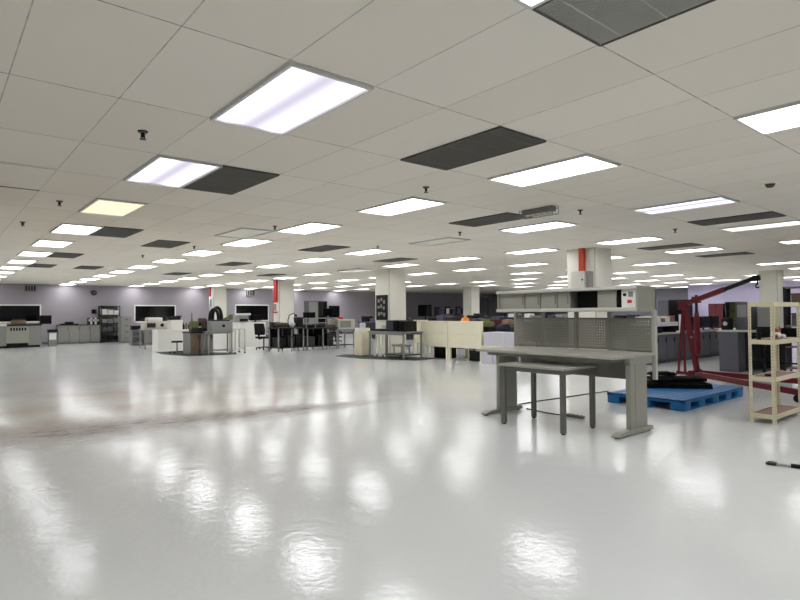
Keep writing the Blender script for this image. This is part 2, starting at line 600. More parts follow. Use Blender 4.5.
def make_grille(loc, label, group, barmat, back='void'):
    t = thing('ceiling_grille', (loc[0], loc[1], CEIL), label, 'air grille', group)
    x, y = loc
    a, b, w = TX / 2 - 0.004, TY / 2 - 0.004, 0.014
    z0, z1 = CEIL - 0.016, CEIL - 0.0005
    MB().box(x - a, y - b, z0, x - a + w, y + b, z1).box(x + a - w, y - b, z0, x + a, y + b, z1) \
        .box(x - a + w, y - b, z0, x + a - w, y - b + w, z1).box(x - a + w, y + b - w, z0, x + a - w, y + b, z1).build('grille_frame', 'grille', t)
    MB().box(x - a + w, y - b + w, CEIL - 0.002, x + a - w, y + b - w, CEIL - 0.0008).build('backing', back, t)
    lv = MB()
    n = 34
    for k in range(n):
        px = x - a + w + (k + 0.5) * (2 * a - 2 * w) / n
        lv.box(px - 0.0022, y - b + w, CEIL - 0.014, px + 0.0022, y + b - w, CEIL - 0.003)
    for k in range(5):
        py = y - b + w + (k + 0.5) * (2 * b - 2 * w) / 5
        lv.box(x - a + w, py - 0.003, CEIL - 0.013, x + a - w, py + 0.003, CEIL - 0.003)
    lv.build('louvres', barmat, t)
    return t


G = make_grille(cell(-2, 2), 'large grey louvred grille at the upper edge of the ceiling', 'ceiling air grilles', 'grille_light', 'backing_grey')
G2 = make_grille(cell(2, 2), 'black louvred grille touching a violet light panel', 'ceiling air grilles', 'grille_mid', 'backing_dark')
grilles = [((0, 4), 'black louvred grille alone in the middle of the near ceiling'),
           ((6, 2), 'black grille against the white panel beyond the yellow light'),
           ((7, 4), 'black grille standing alone behind the yellow light'),
           ((2, 9), 'black grille beside the caged emergency light'),
           ((0, 14), 'slim black grille between the violet and the warm light panels'),
           ((6, 9), 'black grille in the fifth rank above the middle floor'),
           ((2, 19), 'thin black grille just past the workbench pillar'),
           ((2, 24), 'thin black grille beyond the workbench pillar, further off'),
           ((10, 9), 'small black grille above the hose machine'),
           ((10, 2), 'small black grille touching a white panel towards the long wall'),
           ((13, 2), 'tiny black grille close to the long wall above the printing machine'),
           ((13, 14), 'thin black grille above the red pipe pillar'),
           ((10, 16), 'thin black grille before the notice board pillar'),
           ((7, 14), 'thin black grille above the notice board pillar'),
           ((13, 4), 'tiny black grille above the grey base cabinets'),
           ((14, 9), 'tiny black grille above the white half-height bench')]
for (i, j), lab in grilles:
    copy_tree(G2, cell(i, j) + (CEIL,), lab, 'ceiling air grilles')

# sprinkler heads
def make_sprinkler(x, y, label):
    t = thing('sprinkler_head', (x, y, CEIL), label, 'sprinkler', 'ceiling sprinklers')
    MB().cyl((x, y, CEIL - 0.012), (x, y, CEIL - 0.0005), 0.034, 0.04).build('escutcheon', 'darksteel', t, True)
    MB().cyl((x, y, CEIL - 0.05), (x, y, CEIL - 0.012), 0.011).box(x - 0.016, y - 0.003, CEIL - 0.062, x - 0.011, y + 0.003, CEIL - 0.02) \
        .box(x + 0.011, y - 0.003, CEIL - 0.062, x + 0.016, y + 0.003, CEIL - 0.02).build('yoke', 'black', t)
    MB().cyl((x, y, CEIL - 0.066), (x, y, CEIL - 0.061), 0.024).build('deflector', 'darksteel', t)
    return t


spr = [((0.32, 1.85), 'sprinkler head between the two violet light panels'),
       ((3.44, 1.95), 'sprinkler head past the middle black grille'),
       ((6.19, 1.69), 'sprinkler head beyond the caged emergency light'),
       ((3.42, 5.64), 'sprinkler head touching the pale unlit panel'),
       ((0.29, 5.4), 'sprinkler head next to the yellow light panel'),
       ((6.4, 4.29), 'sprinkler head before the unlit panel above the middle benches'),
       ((9.22, 1.72), 'sprinkler head before the workbench pillar'),
       ((6.51, 6.87), 'sprinkler head short of the notice board pillar'),
       ((0.13, 7.6), 'sprinkler head beside the white panels past the yellow one'),
       ((3.35, 9.17), 'sprinkler head above the hose machine'),
       ((0.0, 10.9), 'sprinkler head towards the printing machine'),
       ((3.01, 11.71), 'sprinkler head above the beige machine')]
sp0 = None
for (x, y), lab in spr:
    if sp0 is None:
        sp0 = make_sprinkler(x, y, lab)
    else:
        copy_tree(sp0, (x, y, CEIL), lab)

# caged emergency light
t = thing('emergency_light', (5.6, 1.98, CEIL), 'caged emergency light fixed under the ceiling beside a black grille', 'emergency light')
MB().box(5.55, 1.72, CEIL - 0.075, 5.65, 2.24, CEIL - 0.0005, 0.012).build('lamp_body', 'cabgrey', t)
MB().box(5.57, 1.78, CEIL - 0.095, 5.63, 2.18, CEIL - 0.075, 0.008).build('lens', 'lamp_off', t)
w = MB()
for k in range(7):
    y = 1.70 + k * 0.093
    w.tube([(5.53, y, CEIL - 0.002), (5.53, y, CEIL - 0.11), (5.67, y, CEIL - 0.11), (5.67, y, CEIL - 0.002)], 0.004, 6)
for xx in (5.53, 5.67):
    w.bar((xx, 1.70, CEIL - 0.11), (xx, 2.26, CEIL - 0.11), 0.007)
    w.bar((xx, 1.70, CEIL - 0.03), (xx, 2.26, CEIL - 0.03), 0.007)
w.build('wire_cage', 'cabgrey', t)

# smoke detector
t = thing('smoke_detector', (6.42, -0.62, CEIL), 'round off-white smoke detector above the beige rack side', 'smoke detector')
MB().cyl((6.42, -0.62, CEIL - 0.014), (6.42, -0.62, CEIL - 0.0005), 0.09, 0.1, 24).build('detector_plate', 'lamp_off', t, True)
MB().cyl((6.42, -0.62, CEIL - 0.05), (6.42, -0.62, CEIL - 0.014), 0.032, 0.055, 20).build('sensor_head', 'brownjunk', t, True)

# slipped ceiling tile
t = thing('loose_ceiling_tile', (-0.31, 4.1, CEIL), 'slipped ceiling tile with a dark strip for the shaded gap along its edge', 'ceiling tile')
MB().box(-0.60, 3.6, CEIL - 0.016, -0.012, 4.74, CEIL - 0.002).build('tile_board', 'tile', t)
MB().box(-0.62, 4.745, CEIL - 0.006, -0.004, 4.84, CEIL - 0.0008).build('gap_shade_strip', 'void', t)  # solid black strip paints the darkness of a gap above the tile

# ================================================================ PILLAR FITTINGS
t = thing('electrical_box', (10.6, 4.52, 1.86), 'grey electrical box with red duct on the pillar behind the workbench', 'electrical box')
MB().box(10.47, 4.33, 1.86, 10.615, 4.69, 2.28, 0.008).build('box_body', 'electric', t)
MB().box(10.455, 4.34, 1.875, 10.47, 4.68, 2.265, 0.004).build('box_door', 'electric', t)
MB().box(10.5, 4.20, 1.89, 10.615, 4.31, 2.27, 0.006).build('box_side_strip', 'cabgrey', t)  # darker strip for the side and hinges of the box
MB().cyl((10.44, 4.38, 2.08), (10.458, 4.38, 2.08), 0.02).build('lock', 'black', t)
MB().box(10.52, 4.39, 2.28, 10.615, 4.515, CEIL - 0.001, 0.006).build('red_duct', 'redpipe', t)

t = thing('notice_board', (10.6, 12.0, 1.15), 'black notice board with pale sheets on a cream pillar', 'notice board')
MB().box(10.585, 11.70, 1.12, 10.615, 12.30, 1.95, 0.004).build('board_panel', 'black', t)
for (yy, zz, hw, hh) in [(12.15, 1.76, .05, .06), (12.0, 1.80, .045, .05), (11.86, 1.72, .05, .06), (12.16, 1.55, .06, .04), (12.02, 1.58, .04, .06), (11.88, 1.52, .05, .05), (12.14, 1.32, .05, .06), (12.0, 1.34, .05, .04), (11.86, 1.3, .05, .06)]:
    MB().box(10.58, yy - hw, zz - hh, 10.585, yy + hw, zz + hh).build('notice_sheet', 'cabgrey', t)

t = thing('fire_hose_station', (10.58, 19.5, 1.0), 'red piped fire point with white panel on the cluttered bench pillar', 'fire point')
MB().box(10.53, 19.36, 1.9, 10.61, 19.50, CEIL - 0.001, 0.01).build('red_duct', 'redsign', t)
MB().box(10.55, 19.56, 1.9, 10.61, 19.66, CEIL - 0.001, 0.01).build('red_duct', 'redsign', t)
MB().box(10.57, 19.28, 1.0, 10.61, 19.72, 1.9, 0.006).build('white_panel', 'paper', t)
MB().box(10.56, 19.28, 1.84, 10.572, 19.72, 1.92).box(10.56, 19.66, 1.0, 10.572, 19.72, 1.9).box(10.56, 19.28, 1.38, 10.572, 19.72, 1.44).build('red_border', 'redsign', t)
MB().box(10.54, 19.4, 1.5, 10.571, 19.6, 1.78, 0.01).build('valve_plate', 'cabgrey', t)

t = thing('wall_fire_sign', (10.58, 26.85, 1.9), 'red strip and white panel on the pillar next to the long wall', 'fire sign')
MB().box(10.56, 26.92, 2.3, 10.61, 27.03, CEIL - 0.001, 0.006).build('red_strip', 'redsign', t)
MB().box(10.575, 26.6, 1.7, 10.61, 27.1, 2.3, 0.006).build('white_panel', 'paper', t)
MB().cyl((10.54, 26.78, 1.75), (10.54, 26.78, 2.15), 0.035, 0.03).build('canister', 'cabgrey', t)

# wall fittings
t = thing('air_vent_box', (2.55, 28.15, 2.4), 'grey vent box high on the long wall above the printing machine', 'vent')
MB().box(2.35, 28.08, 2.45, 2.83, 28.199, 2.8, 0.01).build('vent_housing', 'cabgrey', t)
mb = MB()
for k in range(4):
    mb.box(2.39 + k * 0.11, 28.072, 2.5, 2.46 + k * 0.11, 28.08, 2.72)
mb.build('vent_slots', 'darksteel', t)
t = thing('air_vent_box', (13.4, 28.15, 2.4), 'grey vent box high on the wall above the white desk window', 'vent')
MB().box(13.2, 28.08, 2.4, 13.68, 28.199, 2.8, 0.01).build('vent_housing', 'cabgrey', t)
mb = MB()
for k in range(4):
    mb.box(13.24 + k * 0.11, 28.072, 2.45, 13.31 + k * 0.11, 28.08, 2.72)
mb.build('vent_slots', 'darksteel', t)
t = thing('wall_clock', (5.23, 28.15, 2.42), 'round black clock high on the wall above the base cabinets', 'clock')
MB().cyl((5.23, 28.14, 2.45), (5.23, 28.199, 2.45), 0.13, 0.13, 24).build('clock_case', 'black', t)
MB().cyl((5.23, 28.135, 2.45), (5.23, 28.14, 2.45), 0.11, 0.11, 24).build('clock_face', 'screen', t)
t = thing('wall_speaker', (5.22, 28.15, 1.5), 'small black box on the wall beside the open rack', 'speaker')
MB().box(5.13, 28.12, 1.44, 5.31, 28.199, 1.62, 0.01).build('speaker_case', 'black', t)
MB().box(5.15, 28.115, 1.46, 5.29, 28.12, 1.6).build('speaker_mesh', 'blackmat', t)

# ================================================================ STEEL WORKBENCH
t = thing('workbench', (5.05, 1.27, 0), 'grey steel electronics workbench with pegboard back and overhead shelf', 'workbench')
MB().box(4.60, 0.29, 0.842, 5.50, 2.27, 0.874, 0.006).build('desktop', 'esd_top', t)
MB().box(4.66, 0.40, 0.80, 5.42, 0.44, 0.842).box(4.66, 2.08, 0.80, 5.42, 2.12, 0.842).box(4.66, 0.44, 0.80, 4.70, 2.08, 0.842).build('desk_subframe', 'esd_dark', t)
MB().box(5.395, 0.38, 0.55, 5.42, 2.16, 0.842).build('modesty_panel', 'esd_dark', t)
for s, y in ((0, 0.33), (1, 2.18)):
    lg = MB().box(4.93, y - 0.03, 0.05, 5.30, y + 0.03, 0.80, 0.012).build('leg', 'esd', t)
    MB().box(4.93, y - 0.035, 0.76, 5.43, y + 0.035, 0.842, 0.006).build('leg_bracket', 'esd', lg)
    side = -1 if s == 0 else 1
    MB().box(5.03, y - 0.032, 0.08, 5.035, y + 0.032, 0.76).build('leg_seam', 'esd_dark', lg)
    ft = MB().prism([(4.64, 0.012), (4.64, 0.03), (4.74, 0.058), (5.28, 0.068), (5.38, 0.062), (5.40, 0.04), (5.40, 0.012)], y - 0.045, y + 0.045, 0.006,
                    Matrix(((1, 0, 0, 0), (0, 0, 1, 0), (0, 1, 0, 0), (0, 0, 0, 1)))).build('foot', 'esd', t)
    MB().cyl((4.69, y, 0), (4.69, y, 0.014), 0.03).build('glide', 'black', ft)
    MB().cyl((5.35, y, 0), (5.35, y, 0.014), 0.03).build('glide', 'black', ft)
posts = [0.315, 0.875, 1.345, 1.865, 2.335]
for k, y in enumerate(posts):
    MB().box(5.50, y - 0.022, 0.56, 5.55, y + 0.022, 1.36, 0.004).build('post', 'esd' if k else 'esd_light', t)


def pegboard(y0, y1, z0, z1, x):
    mb = MB()
    bm = mb.bm
    pitch = 0.034
    ny, nz = int((y1 - y0 - 0.03) / pitch), int((z1 - z0 - 0.03) / pitch)
    my, mz = (y1 - y0 - ny * pitch) / 2, (z1 - z0 - nz * pitch) / 2
    h = 0.006
    ys = [y0] + [y0 + my + (k + 0.5) * pitch + sg * h for k in range(ny) for sg in (-1, 1)] + [y1]
    zs = [z0] + [z0 + mz + (k + 0.5) * pitch + sg * h for k in range(nz) for sg in (-1, 1)] + [z1]
    vs = [[bm.verts.new((x, yy, zz)) for zz in zs] for yy in ys]
    for a in range(len(ys) - 1):
        for b in range(len(zs) - 1):
            if a % 2 == 1 and b % 2 == 1:
                continue
            bm.faces.new((vs[a][b], vs[a + 1][b], vs[a + 1][b + 1], vs[a][b + 1]))
    r = bmesh.ops.extrude_face_region(bm, geom=list(bm.faces))
    bmesh.ops.translate(bm, vec=(0.003, 0, 0), verts=[v for v in r['geom'] if isinstance(v, bmesh.types.BMVert)])
    return mb


for a, b in zip(posts[:-1], posts[1:]):
    pb = pegboard(a + 0.022, b - 0.022, 0.89, 1.27, 5.505).build('pegboard', 'esd', t)
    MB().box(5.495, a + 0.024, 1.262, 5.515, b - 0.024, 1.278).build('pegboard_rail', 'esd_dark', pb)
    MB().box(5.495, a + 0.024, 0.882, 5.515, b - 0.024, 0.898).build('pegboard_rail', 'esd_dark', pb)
# overhead equipment shelf
ya, yb = 0.31, 2.345
sh = MB()
sh.box(5.13, ya, 1.355, 5.56, yb, 1.385, 0.004)
sh.box(5.13, ya, 1.615, 5.56, yb, 1.645, 0.006)
sh.box(5.54, ya, 1.385, 5.56, yb, 1.615)
sh.box(5.13, ya, 1.385, 5.56, ya + 0.02, 1.615)
sh.box(5.13, yb - 0.02, 1.385, 5.56, yb, 1.615)
sh = sh.build('overhead_shelf', 'esd', t)
MB().box(5.10, ya, 1.355, 5.13, yb, 1.40, 0.012).build('shelf_lower_lip', 'esd_light', sh)
MB().box(5.10, ya, 1.605, 5.13, yb, 1.645, 0.012).build('shelf_upper_lip', 'esd_light', sh)
segs = [(2.325, 1.90), (1.885, 1.645), (1.63, 1.385), (1.37, 1.20)]
for a, b in segs:
    fp = MB().box(5.16, b, 1.385, 5.175, a, 1.615, 0.003).build('fascia_panel', 'esd', t)
    MB().box(5.152, b + 0.02, 1.45, 5.16, b + 0.035, 1.57).build('panel_catch', 'esd_dark', fp)
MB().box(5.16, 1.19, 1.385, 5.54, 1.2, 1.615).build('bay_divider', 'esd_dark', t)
MB().box(5.30, 0.82, 1.386, 5.54, 1.18, 1.60, 0.004).build('bay_shade', 'void', t)  # black block stands in for the shade inside the open bay
MB().box(5.16, 0.58, 1.385, 5.175, 0.82, 1.615, 0.003).build('fascia_panel', 'esd', t)
MB().box(5.17, 0.51, 1.385, 5.3, 0.575, 1.615).build('dark_slot', 'screen', t)
cp = MB().box(5.14, 0.335, 1.39, 5.175, 0.505, 1.61, 0.004).build('control_panel', 'whitecab', t)
MB().cyl((5.12, 0.46, 1.545), (5.14, 0.46, 1.545), 0.018).build('rotary_knob', 'black', cp)
MB().box(5.128, 0.38, 1.45, 5.14, 0.43, 1.485, 0.003).build('power_switch', 'redsign', cp)
MB().box(5.132, 0.365, 1.52, 5.14, 0.42, 1.58, 0.002).build('outlet', 'cabgrey', cp)

# small steel table pushed under the workbench
t = thing('side_table', (4.7, 1.2, 0), 'small grey steel table pushed partly under the workbench', 'table')
MB().box(4.37, 0.765, 0.705, 5.05, 1.70, 0.732, 0.005).build('tabletop', 'esd_top', t)
MB().box(4.40, 0.79, 0.655, 5.02, 0.815, 0.705).box(4.40, 1.645, 0.655, 5.02, 1.67, 0.705).box(4.40, 0.815, 0.655, 4.425, 1.645, 0.705).box(4.995, 0.815, 0.655, 5.02, 1.645, 0.705).build('apron', 'esd_leg', t)
for (x, y) in ((4.415, 0.81), (5.0, 0.81), (4.415, 1.645), (5.0, 1.645)):
    lg = MB().box(x - 0.026, y - 0.026, 0.012, x + 0.026, y + 0.026, 0.705, 0.005).build('leg', 'esd_leg', t)
    MB().cyl((x, y, 0), (x, y, 0.013), 0.022).build('foot_pad', 'black', lg)

# power strip and cord under the bench, thin cable towards the pallet
t = thing('power_strip', (5.38, 1.3, 0), 'grey power strip with black cord under the workbench', 'power strip')
MB().bar((5.40, 1.42, 0.02), (5.40, 1.18, 0.02), 0.05, 0.04, 0.006).build('socket_bar', 'cabgrey', t)
MB().tube([(5.46, 2.12, 0.008), (5.43, 1.95, 0.008), (5.39, 1.76, 0.008), (5.38, 1.58, 0.008), (5.40, 1.42, 0.015)], 0.007, 8).build('power_cord', 'black', t, True)
mb = MB()
for k in range(4):
    mb.cyl((5.40, 1.38 - k * 0.055, 0.039), (5.40, 1.38 - k * 0.055, 0.042), 0.017)
mb.build('socket_faces', 'black', t)
tag(MB().tube([(5.66, 2.42, 0.008), (6.1, 2.42, 0.008), (6.62, 2.37, 0.008), (7.2, 2.34, 0.008), (7.86, 2.27, 0.008)], 0.008, 8).build('floor_cable', 'darksteel', None, True),
    'thin dark cable lying on the floor behind the workbench', 'cable')

# ================================================================ BLUE PALLET, BLACK MATS
t = thing('pallet', (7.86, 1.13, 0), 'blue plastic pallet on the floor beside the workbench', 'pallet')
px0, px1, py0, py1, ph = 6.83, 8.92, 0.57, 1.69, 0.148
dk = MB()
nb = 9
for k in range(nb):
    a = py0 + (py1 - py0) * k / nb
    dk.box(px0, a + 0.006, ph - 0.022, px1, a + (py1 - py0) / nb - 0.006, ph, 0.003)
for k in range(17):
    a = px0 + 0.02 + (px1 - px0 - 0.10) * k / 16
    dk.box(a, py0, ph - 0.03, a + 0.06, py1, ph - 0.008, 0.002)
dk.box(px0, py0, ph - 0.045, px1, py0 + 0.03, ph, 0.004).box(px0, py1 - 0.03, ph - 0.045, px1, py1, ph, 0.004)
dk.box(px0, py0, ph - 0.045, px0 + 0.03, py1, ph, 0.004).box(px1 - 0.03, py0, ph - 0.045, px1, py1, ph, 0.004)
dk.build('deck', 'blue', t)
xs = [px0, px0 + 0.47, px0 + 0.94, px0 + 1.41, px1 - 0.22]
for a in xs:
    for b, wy in ((py0, 0.19), ((py0 + py1) / 2 - 0.1, 0.2), (py1 - 0.19, 0.19)):
        MB().box(a, b, 0.0, a + 0.22, b + wy, ph - 0.03, 0.02).build('foot', 'blue', t, True)
for b in (py0, (py0 + py1) / 2 - 0.05, py1 - 0.1):
    MB().box(px0 + 0.01, b + 0.005, 0.0, px1 - 0.01, b + 0.095, 0.018, 0.003).build('skid', 'blue', t)

pile_rot = math.radians(-49)


def mat_slab(cx, cy, L, W, z0, z1, rot, label, name='rubber_mat', jit=0.007, seed=3):
    Rm = Matrix.Translation((cx, cy, 0)) @ Matrix.Rotation(rot, 4, 'Z')
    n = 14
    mb = MB()
    bm = mb.bm
    rnd = random.Random(seed)
    grid = []
    for layer, z in ((0, z0), (1, z1)):
        g = []
        for i in range(n + 1):
            row = []
            for j in range(8):
                x, y = -L / 2 + L * i / n, -W / 2 + W * j / 7
                edge = i in (0, n) or j in (0, 7)
                dz = 0 if layer == 0 else rnd.uniform(-jit, jit * 1.4) - (0.02 if edge else 0)
                row.append(bm.verts.new(Rm @ Vector((x + (rnd.uniform(-jit, jit) if edge else 0), y + (rnd.uniform(-jit, jit) if edge else 0), z + dz))))
            g.append(row)
        grid.append(g)
    for layer, g in enumerate(grid):
        for i in range(n):
            for j in range(7):
                f = (g[i][j], g[i + 1][j], g[i + 1][j + 1], g[i][j + 1])
                bm.faces.new(f if layer else f[::-1])
    per = [(i, 0) for i in range(n)] + [(n, j) for j in range(7)] + [(i, 7) for i in range(n, 0, -1)] + [(0, j) for j in range(7, 0, -1)]
    for a, b in zip(per, per[1:] + per[:1]):
        bm.faces.new((grid[0][a[0]][a[1]], grid[0][b[0]][b[1]], grid[1][b[0]][b[1]], grid[1][a[0]][a[1]]))
    o = mb.build(name, 'blackmat')
    return tag(o, label, 'mat', 'black mats piled on the blue pallet')


mat_slab(8.16, 1.30, 0.98, 0.44, ph, ph + 0.085, pile_rot, 'thick black mat lying flat on the blue pallet', seed=2)
mat_slab(8.19, 1.28, 0.80, 0.34, ph + 0.104, ph + 0.165, pile_rot + 0.05, 'second black mat in the pile on the blue pallet', seed=5)
mat_slab(8.05, 1.45, 0.40, 0.20, ph + 0.188, ph + 0.23, pile_rot + 0.2, 'small folded black mat on top of the pile by the workbench', jit=0.009, seed=8)

# ================================================================ RED ENGINE HOIST
t = thing('engine_hoist', (10.1, 1.85, 0), 'dark red engine hoist with raised boom beside the blue pallet', 'hoist')
hb = Vector((10.1, 1.80, 0))
dirn = Vector((-0.29, -0.957, 0))
MB().bar((9.93, 1.80, 0.19), (10.42, 1.85, 0.19), 0.10, 0.10, 0.006).build('base_crossbar', 'red', t)
for p1 in ((8.80, -0.25, 0.15), (10.25, -0.55, 0.15)):
    p0 = (9.98, 1.72, 0.18) if p1[0] < 9.5 else (10.3, 1.76, 0.18)
    lg = MB().bar(p0, p1, 0.08, 0.09, 0.006).build('leg', 'red', t)
    d = (Vector(p1) - Vector(p0)).normalized()
    w = Vector(p1) - d * 0.08
    cs = MB().cyl((w.x - 0.025, w.y, 0.055), (w.x + 0.025, w.y, 0.055), 0.055, seg=18).box(w.x - 0.04, w.y - 0.03, 0.06, w.x + 0.04, w.y + 0.03, 0.112)
    cs.build('caster', 'black', lg)
for w in ((9.95, 1.86), (10.4, 1.9)):
    MB().cyl((w[0] - 0.025, w[1], 0.06), (w[0] + 0.025, w[1], 0.06), 0.06, seg=18).box(w[0] - 0.04, w[1] - 0.03, 0.07, w[0] + 0.04, w[1] + 0.03, 0.15).build('caster', 'black', t)
MB().bar((10.07, 1.74, 0.2), (10.02, 1.93, 1.50), 0.085, 0.085, 0.006).build('mast', 'red', t)
MB().bar((10.10, 2.10, 0.17), (10.02, 1.96, 1.43), 0.035, 0.035).build('brace', 'red', t)
MB().bar((10.02, 1.94, 0.19), (10.0, 1.96, 1.43), 0.035, 0.035).build('brace', 'red', t)
MB().bar((10.09, 1.84, 0.17), (10.12, 2.14, 0.17), 0.06, 0.06).build('rear_strut', 'red', t)
MB().box(9.95, 1.86, 1.38, 10.09, 2.03, 1.54, 0.01).build('head_bracket', 'red', t)
b0, b1 = Vector((10.03, 1.96, 1.47)), Vector((9.66, 0.60, 1.90))
mid = b0.lerp(b1, 0.6)
MB().bar(b0, mid, 0.075, 0.085, 0.006).build('boom', 'red', t)
MB().bar(b0.lerp(b1, 0.56), b1, 0.06, 0.062, 0.005).build('boom_extension', 'black', t)
e = b1
MB().bar(e + Vector((0, 0.05, -0.01)), e + Vector((0, -0.06, 0.0)), 0.07, 0.09, 0.01).build('boom_tip', 'black', t)
hk = [(e.x, e.y - 0.02, e.z - 0.03), (e.x, e.y - 0.02, e.z - 0.11)]
for k in range(9):
    a = math.pi / 2 - k * math.pi / 6.2
    hk.append((e.x, e.y - 0.02 + 0.028 * math.cos(a) , e.z - 0.14 + 0.028 * math.sin(a)))
MB().tube(hk, 0.011, 8).build('hook', 'black', t, True)
rp = b0.lerp(b1, 0.2)
MB().bar(rp + Vector((0, 0, 0.09)), rp + Vector((0, 0, -0.22)), 0.03, 0.06).build('ram_rod', 'black', t)
MB().box(rp.x - 0.05, rp.y - 0.07, rp.z - 0.06, rp.x + 0.05, rp.y + 0.07, rp.z + 0.06, 0.01).build('ram_pivot', 'red', t)
MB().cyl((rp.x, rp.y, rp.z - 0.34), (rp.x, rp.y - 0.01, 0.62), 0.05, 0.052).cyl((rp.x, rp.y, rp.z - 0.2), (rp.x, rp.y, rp.z - 0.34), 0.028, 0.05).cyl((rp.x, rp.y - 0.01, 0.62), (rp.x, rp.y - 0.01, 0.52), 0.05, 0.02).build('hydraulic_ram', 'red', t, True)
MB().cyl((10.0, 1.81, 0.86), (9.985, 1.80, 0.86), 0.02).build('mast_bolt', 'chrome', t)

# ================================================================ BEIGE RACK
t = thing('storage_rack', (7.2, -0.4, 0), 'beige slotted steel rack with brown board shelves beside the hoist', 'rack')
rx0, rx1, ry0, ry1, rh = 6.74, 7.72, -0.53, -0.25, 1.455
for (x, y, sx, sy) in ((rx0, ry0, 1, 1), (rx1, ry0, -1, 1), (rx0, ry1, 1, -1), (rx1, ry1, -1, -1)):
    ps = MB()
    # L-shaped slotted upright: two flanges split around a line of slots
    for z in range(36):
        z0 = 0.006 + z * 0.04
        ps.box(x, y, z0, x + sx * 0.038, y + sy * 0.003, z0 + 0.028)
        ps.box(x, y, z0, x + sx * 0.003, y + sy * 0.038, z0 + 0.028)
        for (u0, u1) in ((0, 0.015), (0.023, 0.038)):
            ps.box(x + sx * u0, y, z0 + 0.028, x + sx * u1, y + sy * 0.003, z0 + 0.04)
            ps.box(x, y + sy * u0, z0 + 0.028, x + sx * 0.003, y + sy * u1, z0 + 0.04)
    up = ps.build('upright', 'beige', t)
    MB().box(x - 0.002 * sx, y - 0.002 * sy, 0, x + sx * 0.042, y + sy * 0.042, 0.008).build('foot_cap', 'beige', up)
for z in (0.055, 0.50, 0.945, 1.40):
    bmz = MB()
    zt = z + 0.055
    bmz.box(rx0 + 0.004, ry0 + 0.004, z, rx1 - 0.004, ry0 + 0.014, zt, 0.002).box(rx0 + 0.004, ry1 - 0.014, z, rx1 - 0.004, ry1 - 0.004, zt, 0.002)
    bmz.box(rx0 + 0.004, ry0 + 0.014, z, rx0 + 0.014, ry1 - 0.014, zt, 0.002).box(rx1 - 0.014, ry0 + 0.014, z, rx1 - 0.004, ry1 - 0.014, zt, 0.002)
    bb = bmz.build('shelf_beam', 'beige', t)
    if z < 1.3:
        MB().box(rx0 + 0.014, ry0 + 0.014, z + 0.035, rx1 - 0.014, ry1 - 0.014, z + 0.048).build('shelf_board', 'board', bb)

# things on the rack
def rack_item(mbs, label, cat, loc, name):
    t = thing(name, loc, label, cat)
    for nm, mb, mm in mbs:
        mb.build(nm, mm, t)


sz = 0.945 + 0.048
rack_item([('white_plastic', MB().box(7.21, -0.44, sz + 0.012, 7.33, -0.34, sz + 0.085, 0.03).box(7.29, -0.47, sz + 0.012, 7.38, -0.38, sz + 0.06, 0.02).jitter(0.006, 4), 'paper'),
           ('red_print', MB().box(7.23, -0.42, sz + 0.08, 7.37, -0.35, sz + 0.13, 0.02).box(7.16, -0.43, sz + 0.012, 7.23, -0.36, sz + 0.06, 0.02).jitter(0.006, 6), 'redprint')],
          'crumpled red and white bag on the upper shelf of the beige rack', 'bag', (7.28, -0.4, sz), 'crumpled_bag')
tag(MB().box(6.9, -0.45, 0.50 + 0.049, 7.02, -0.37, 0.50 + 0.075, 0.006).build('black_clamp', 'black'), 'small black block lying on the middle shelf of the beige rack', 'block')
rack_item([('bottle_body', MB().cyl((6.86, -0.33, sz), (6.86, -0.33, sz + 0.09), 0.025), 'black'), ('bottle_cap', MB().cyl((6.86, -0.33, sz + 0.09), (6.86, -0.33, sz + 0.14), 0.012), 'black')],
          'small black bottle on the upper rack shelf near its corner post', 'bottle', (6.86, -0.33, sz), 'oil_bottle')

# wrench on the floor
t = thing('adjustable_wrench', (4.76, -1.2, 0), 'steel wrench lying on the open floor before the beige rack', 'wrench')
MB().bar((4.735, -1.13, 0.012), (4.80, -1.45, 0.012), 0.026, 0.016, 0.004).build('wrench_handle', 'chrome', t)
MB().prism([(4.70, -1.14), (4.765, -1.13), (4.775, -1.085), (4.75, -1.06), (4.742, -1.09), (4.722, -1.092), (4.715, -1.055), (4.69, -1.08)], 0.003, 0.024, 0.002).build('wrench_jaw', 'darksteel', t)
MB().cyl((4.76, -1.235, 0.014), (4.775, -1.30, 0.014), 0.02).build('wrench_grip', 'black', t)


